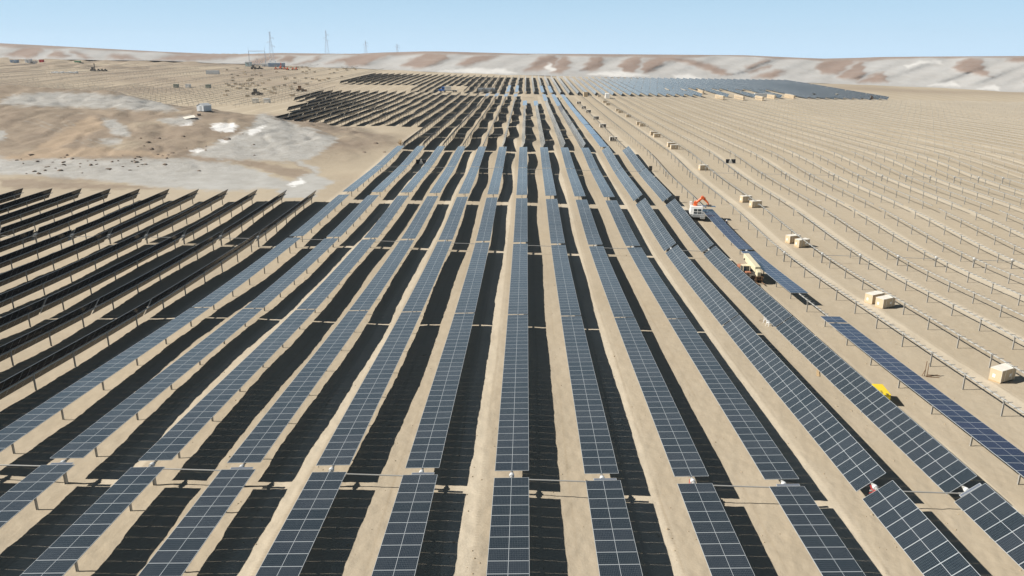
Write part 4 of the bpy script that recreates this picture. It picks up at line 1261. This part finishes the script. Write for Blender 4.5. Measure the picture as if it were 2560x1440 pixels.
loader(2152, 247, M_RUST, 'brown loader at the tip of the far block, left of two', 1.0)
loader(2178, 249, M_RUST, 'brown loader at the tip of the far block, right of two', 1.0)
loader(640, 238, M_DARK, 'dark tracked pile driver on the left plain, nearer of two', 1.5, 'pile_driver', 0, False, 'machine')
loader(751, 229, M_RUST, 'dark pile driver on the left plain above the panel corner', 1.5, 'pile_driver', 0, False, 'machine')

# boxes on the left plain
for i, (u, v, m, l) in enumerate(((441, 219, M_GGREEN, 'green box by thin frames on the left plain, first from the left'), (471, 219, M_WHITE, 'white box by thin frames on the left plain'), (521, 220, M_GGREEN, 'green box by thin frames on the left plain, rightmost'),
        (639, 257, M_WRAP, 'pale low tent just left of the outermost dark tracker'), (668, 257, M_WHITE, 'white low tent beside the outermost dark tracker'))):
    b = MB(); b.box((0,0,1.0),(2.6,2.2,1.9),0); b.box((0,0,2.0),(2.8,2.4,.12),0); b.box((.5,-1.12,.9),(.8,.05,1.5),0); b.box((-1.2,0,.06),(.2,2.2,.12),0)
    o = b.build('site_box' if i < 3 else 'tent', m); o.location = at(u, v); o.scale = (1.2,)*3; tag(o, l, 'box' if i < 3 else 'tent')
rr = random.Random(9)
for i in range(110):
    u = rr.uniform(560, 900); v = rr.uniform(168, 246)
    if v > 262 - (u-640)*.16 or (u > 760 and v > 222 - (u-760)*.25): continue
    crate(u, v, 'pale crate of modules scattered among thin frames on the left plain', rr.uniform(-10, 10), 'crates scattered on the left plain', 'shut', 1.0)

# far left: yard, substation, pylons
def block(name, u, v, dims, m, label, cat, roof=None, yaw=0):
    t = thing(name, at(u, v), label, cat, None, R(yaw)); L, W_, H = dims
    b = MB(); b.box((0,0,H/2),(L,W_,H),0); b.build('wall', m, t)
    b = MB(); b.prism([(-L/2-.3,H+.003),(L/2+.3,H+.003),(L/2+.1,H+.9),(-L/2-.1,H+.9)], -W_/2-.3, W_/2+.3, 0); b.build('roof', roof or m, t)
    b = MB(); b.box((0,-W_/2-.03,H*.45),(L*.2,.08,H*.8),0); b.build('door', M_GREY, t)
block('warehouse', 692, 167, (17,8,3.4), M_BGREY, 'long blue-grey warehouse left of the panels, under the hills', 'building')
block('warehouse', 664, 166, (8,6,2.4), M_WHITE, 'low white building left of the blue-grey warehouse', 'building')
block('control_building', 622, 166, (6,5,4.2), M_TEAL, 'pale teal two-storey building below the steel gantry', 'building', M_PGREY)
block('site_office', 37, 157, (8,5,2.6), M_BGREY, 'blue-grey site office at the far left', 'building')
block('tent_hall', 72, 157, (6,5,3.4), M_WHITE, 'white hall at the far left, between office and red container', 'building')
block('tent_hall', 84, 159, (7,5,2.6), M_WRAP, 'cream hall right of the white hall', 'building')
container(103, 156, 5, M_RED, 0, 'red container at the far left yard', None, 3.2)
container(193, 156, 7, M_GREEN, 0, 'green container in the far yard', None, 1.8)
container(531, 186, 12, M_PGREY, 0, 'pale container alone beside the left track', None, 3.6)
b = MB()
for i, x in enumerate((-16,-6,6,15)): b.box((x,0,.9),(8,5,1.6),0); b.box((x+2,0,1.9),(3,4,.5),0)
o = b.build('material_heap', M_WHITE2); o.location = at(163, 183); o.scale = (.62,.7,.7); tag(o, 'low white wrapped material pile on the far left plain', 'material pile')
loader(233, 178, M_DARK, 'dark drilling machine with a mast on the far left plain', 1.5, 'drilling_machine', 0, True, 'machine')
for i, u in enumerate((247, 256, 264)): loader(u, 178, M_DARK, 'dark parked machine right of the drilling mast, %s of three' % ordw(i+1), .9, 'loader', 90)
loader(634, 173, M_DARK, 'black lorry by the left track, rear half', 1.6, 'loader'); loader(650, 173, M_DARK, 'black lorry by the left track, front half', 1.2, 'loader')
for i, (u, v) in enumerate(((690, 174), (702, 173), (712, 174), (719, 175), (733, 175), (741, 175))):
    loader(u, v, M_ORANGE, 'orange machine parked before the warehouse, %s from the left' % ordw(i+1), 1.3 if i == 1 else 1.0, 'loader', 90*(i % 2), i == 1)

def lattice(name, base, H, w0, w1, arms, label, cat):
    t = thing(name, base, label, cat)
    b = MB(); nlev = 9
    def c(s1, s2, z): 
        k = (w0 + (w1-w0)*min(1, z/(H*.8)))/2; return Vector((s1*k, s2*k, z))
    zs = [H*(1-(1-i/nlev)**1.25) for i in range(nlev+1)]
    for s1, s2 in ((-1,-1),(1,-1),(1,1),(-1,1)):
        for i in range(nlev): b.bar(c(s1,s2,zs[i]), c(s1,s2,zs[i+1]), .09, 0, 5)
    for i in range(nlev):
        q = [(-1,-1),(1,-1),(1,1),(-1,1)]
        for j in range(4):
            a, d = q[j], q[(j+1) % 4]
            b.bar(c(*a,zs[i]), c(*d,zs[i+1]), .05, 0, 4); b.bar(c(*d,zs[i]), c(*a,zs[i+1]), .05, 0, 4); b.bar(c(*a,zs[i+1]), c(*d,zs[i+1]), .05, 0, 4)
    b.build('tower', M_PYLON, t)
    for z, L, s in arms:
        b = MB(); b.bar((0,-.3,z), (s*L,0,z+.4), .14, 0, 4); b.bar((0,.3,z), (s*L,0,z+.4), .14, 0, 4); b.bar((0,0,z+1.6), (s*L,0,z+.4), .10, 0, 4); b.bar((s*L,0,z+.4), (s*L,0,z-1.6), .14, 0, 5)
        b.build('cross_arm', M_PYLON, t)
def far_pt(u, fd, v):
    z = float(z_for(fd, v)); zc = fd*math.cos(TILT) - (z-CZ)*math.sin(TILT); xr = (u-1280)/F_PX*zc
    return Vector((xr*math.cos(YAW)-fd*math.sin(YAW), xr*math.sin(YAW)+fd*math.cos(YAW), z))
ARMS = lambda H: [(H*.80,4.2,1),(H*.68,4.2,-1),(H*.56,4.6,1)]
p = at(681, 163); lattice('pylon', p, 38, 6.5, 1.2, ARMS(38), 'tallest lattice pylon, leftmost, rising above the warehouse', 'pylon')
lattice('pylon', far_pt(818, 1260, 136), 36, 6, 1.2, ARMS(36), 'second lattice pylon from the left, on the skyline', 'pylon')
lattice('pylon', far_pt(915, 1420, 134), 22, 4.5, 1.0, ARMS(22), 'third lattice pylon from the left, half hidden by the ridge', 'pylon')
lattice('pylon', far_pt(993, 1500, 131), 15, 4, 1.0, ARMS(15), 'smallest lattice pylon, rightmost on the ridge', 'pylon')
p = at(645, 167); t = thing('gantry', p, 'steel substation gantry with two masts left of the tallest pylon', 'gantry')
for s in (-1, 1):
    b = MB()
    for dx in (-.5,.5):
        b.bar((s*9.3+dx,0,0),(s*9.3+dx*.4,0,17),.16,0,5)
    for i in range(8): b.bar((s*9.3-.5,0,i*2.1),(s*9.3+.5,0,i*2.1+2.1),.09,0,4)
    b.bar((s*9.3,0,17),(s*9.3,0,22),.12,0,5); b.build('mast', M_PYLON, t)
b = MB(); b.bar((-9.3,0,16.5),(9.3,0,16.5),.16,0,5); b.bar((-9.3,0,17.6),(9.3,0,17.6),.16,0,5)
for i in range(12): x = -9.3+18.6*i/12; b.bar((x,0,16.5),(x+1.55,0,17.6),.08,0,4)
b.build('beam', M_PYLON, t)
b = MB()
for i in range(14):
    x = -8+i*1.9; hh = 3+2.5*((i*7) % 3); b.bar((x,2,0),(x,2,hh),.22,0,5); b.box((x,2,hh),(1.2,.6,.7),0)
o = b.build('transformer_yard', M_PGREY); o.location = at(652, 166); tag(o, 'grey transformer equipment cluster between gantry and warehouse', 'transformer')

# loose clods of earth on the sand of the near aisles
bmc = MB(); rc = random.Random(21)
for i in range(1700):
    y = 24 + 120*rc.random()**1.6; x = rc.uniform(-30, 44)*(.5+y/150)
    q = rc.uniform(.03, .10)*(1 if rc.random() < .9 else 1.8); z = gz(x, y) if i % 1 == 0 else 0
    a = rc.uniform(0, 6.28); pts = []
    for k_ in range(5):
        pts.append((x+q*math.cos(a+k_*1.257)*rc.uniform(.6,1.2), y+q*math.sin(a+k_*1.257)*rc.uniform(.6,1.2), z-.01))
    n = len(bmc.v); bmc.v += pts + [(x+q*.2, y, z+q*rc.uniform(.5,.9))]
    for k_ in range(5): bmc.f.append((n+k_, n+(k_+1) % 5, n+5)); bmc.m.append(0)
o = bmc.build('gravel', M_CLOD); o['kind'] = 'stuff'
#PART2 end

# ------------------------------------------------------------------ desert haze
hm = bpy.data.materials.new('haze'); hm.use_nodes = True; hn = hm.node_tree
for n in list(hn.nodes):
    if n.type == 'BSDF_PRINCIPLED': hn.nodes.remove(n)
pv = hn.nodes.new('ShaderNodeVolumePrincipled'); pv.inputs['Color'].default_value = (.90,.94,1,1); pv.inputs['Density'].default_value = .00006; pv.inputs['Anisotropy'].default_value = .2
hn.links.new(pv.outputs[0], [n for n in hn.nodes if n.type == 'OUTPUT_MATERIAL'][0].inputs['Volume'])
b = MB(); b.box((0, 1170, 33), (6200, 2700, 100), 0)
hz = b.build('haze', hm); hz['kind'] = 'stuff'
# ------------------------------------------------------------------ light and sky
SUN_EL, SUN_AZ = 39.0, 5.0      # shadows run to +X, turned 5 degrees towards +Y
sd = Vector((math.cos(R(SUN_AZ))*math.cos(R(SUN_EL)), math.sin(R(SUN_AZ))*math.cos(R(SUN_EL)), -math.sin(R(SUN_EL))))
sun = bpy.data.lights.new('sun', 'SUN'); sun.energy = 5.0; sun.angle = R(.53); sun.color = (1, .95, .87)
so = bpy.data.objects.new('sun', sun); link(so); so.location = (-60, -10, 80)
so.rotation_euler = sd.to_track_quat('-Z', 'Y').to_euler()
w = bpy.data.worlds.new('World'); scene.world = w; w.use_nodes = True
nt = w.node_tree; bg = nt.nodes['Background']
sky = nt.nodes.new('ShaderNodeTexSky'); sky.sky_type = 'NISHITA'; sky.sun_disc = False
sky.sun_elevation = R(SUN_EL); sky.sun_rotation = R(-(90+SUN_AZ)); sky.altitude = 2500; sky.air_density = .7; sky.dust_density = .3; sky.ozone_density = 1.2
# dusty desert air: a pale band low over the horizon, above the clear sky
tcw = nt.nodes.new('ShaderNodeTexCoord'); sxw = nt.nodes.new('ShaderNodeSeparateXYZ'); nt.links.new(tcw.outputs['Generated'], sxw.inputs[0])
elev = mathn(nt, 'MAXIMUM', sxw.outputs[2], 0.0)
fall = mathn(nt, 'POWER', 2.718, mathn(nt, 'MULTIPLY', elev, -5.0))
bandc = mixc(nt, mathn(nt, 'MULTIPLY', elev, 8.0, clamp=True), (8.9, 12.0, 14.8), (8.7, 13.8, 17.9))
dim = nt.nodes.new('ShaderNodeVectorMath'); dim.operation = 'SCALE'; dim.inputs['Scale'].default_value = .45; nt.links.new(sky.outputs[0], dim.inputs[0])
skyc = mixc(nt, fall, dim.outputs[0], bandc)
nt.links.new(skyc, bg.inputs[0]); bg.inputs[1].default_value = .05
vs = scene.view_settings; vs.view_transform = 'Standard'; vs.look = 'None'; vs.gamma = 1; vs.exposure = 0.47; vs.use_curve_mapping = False
scene.cycles.max_bounces = 6; scene.cycles.diffuse_bounces = 3; scene.cycles.glossy_bounces = 3
scene.cycles.use_denoising = True
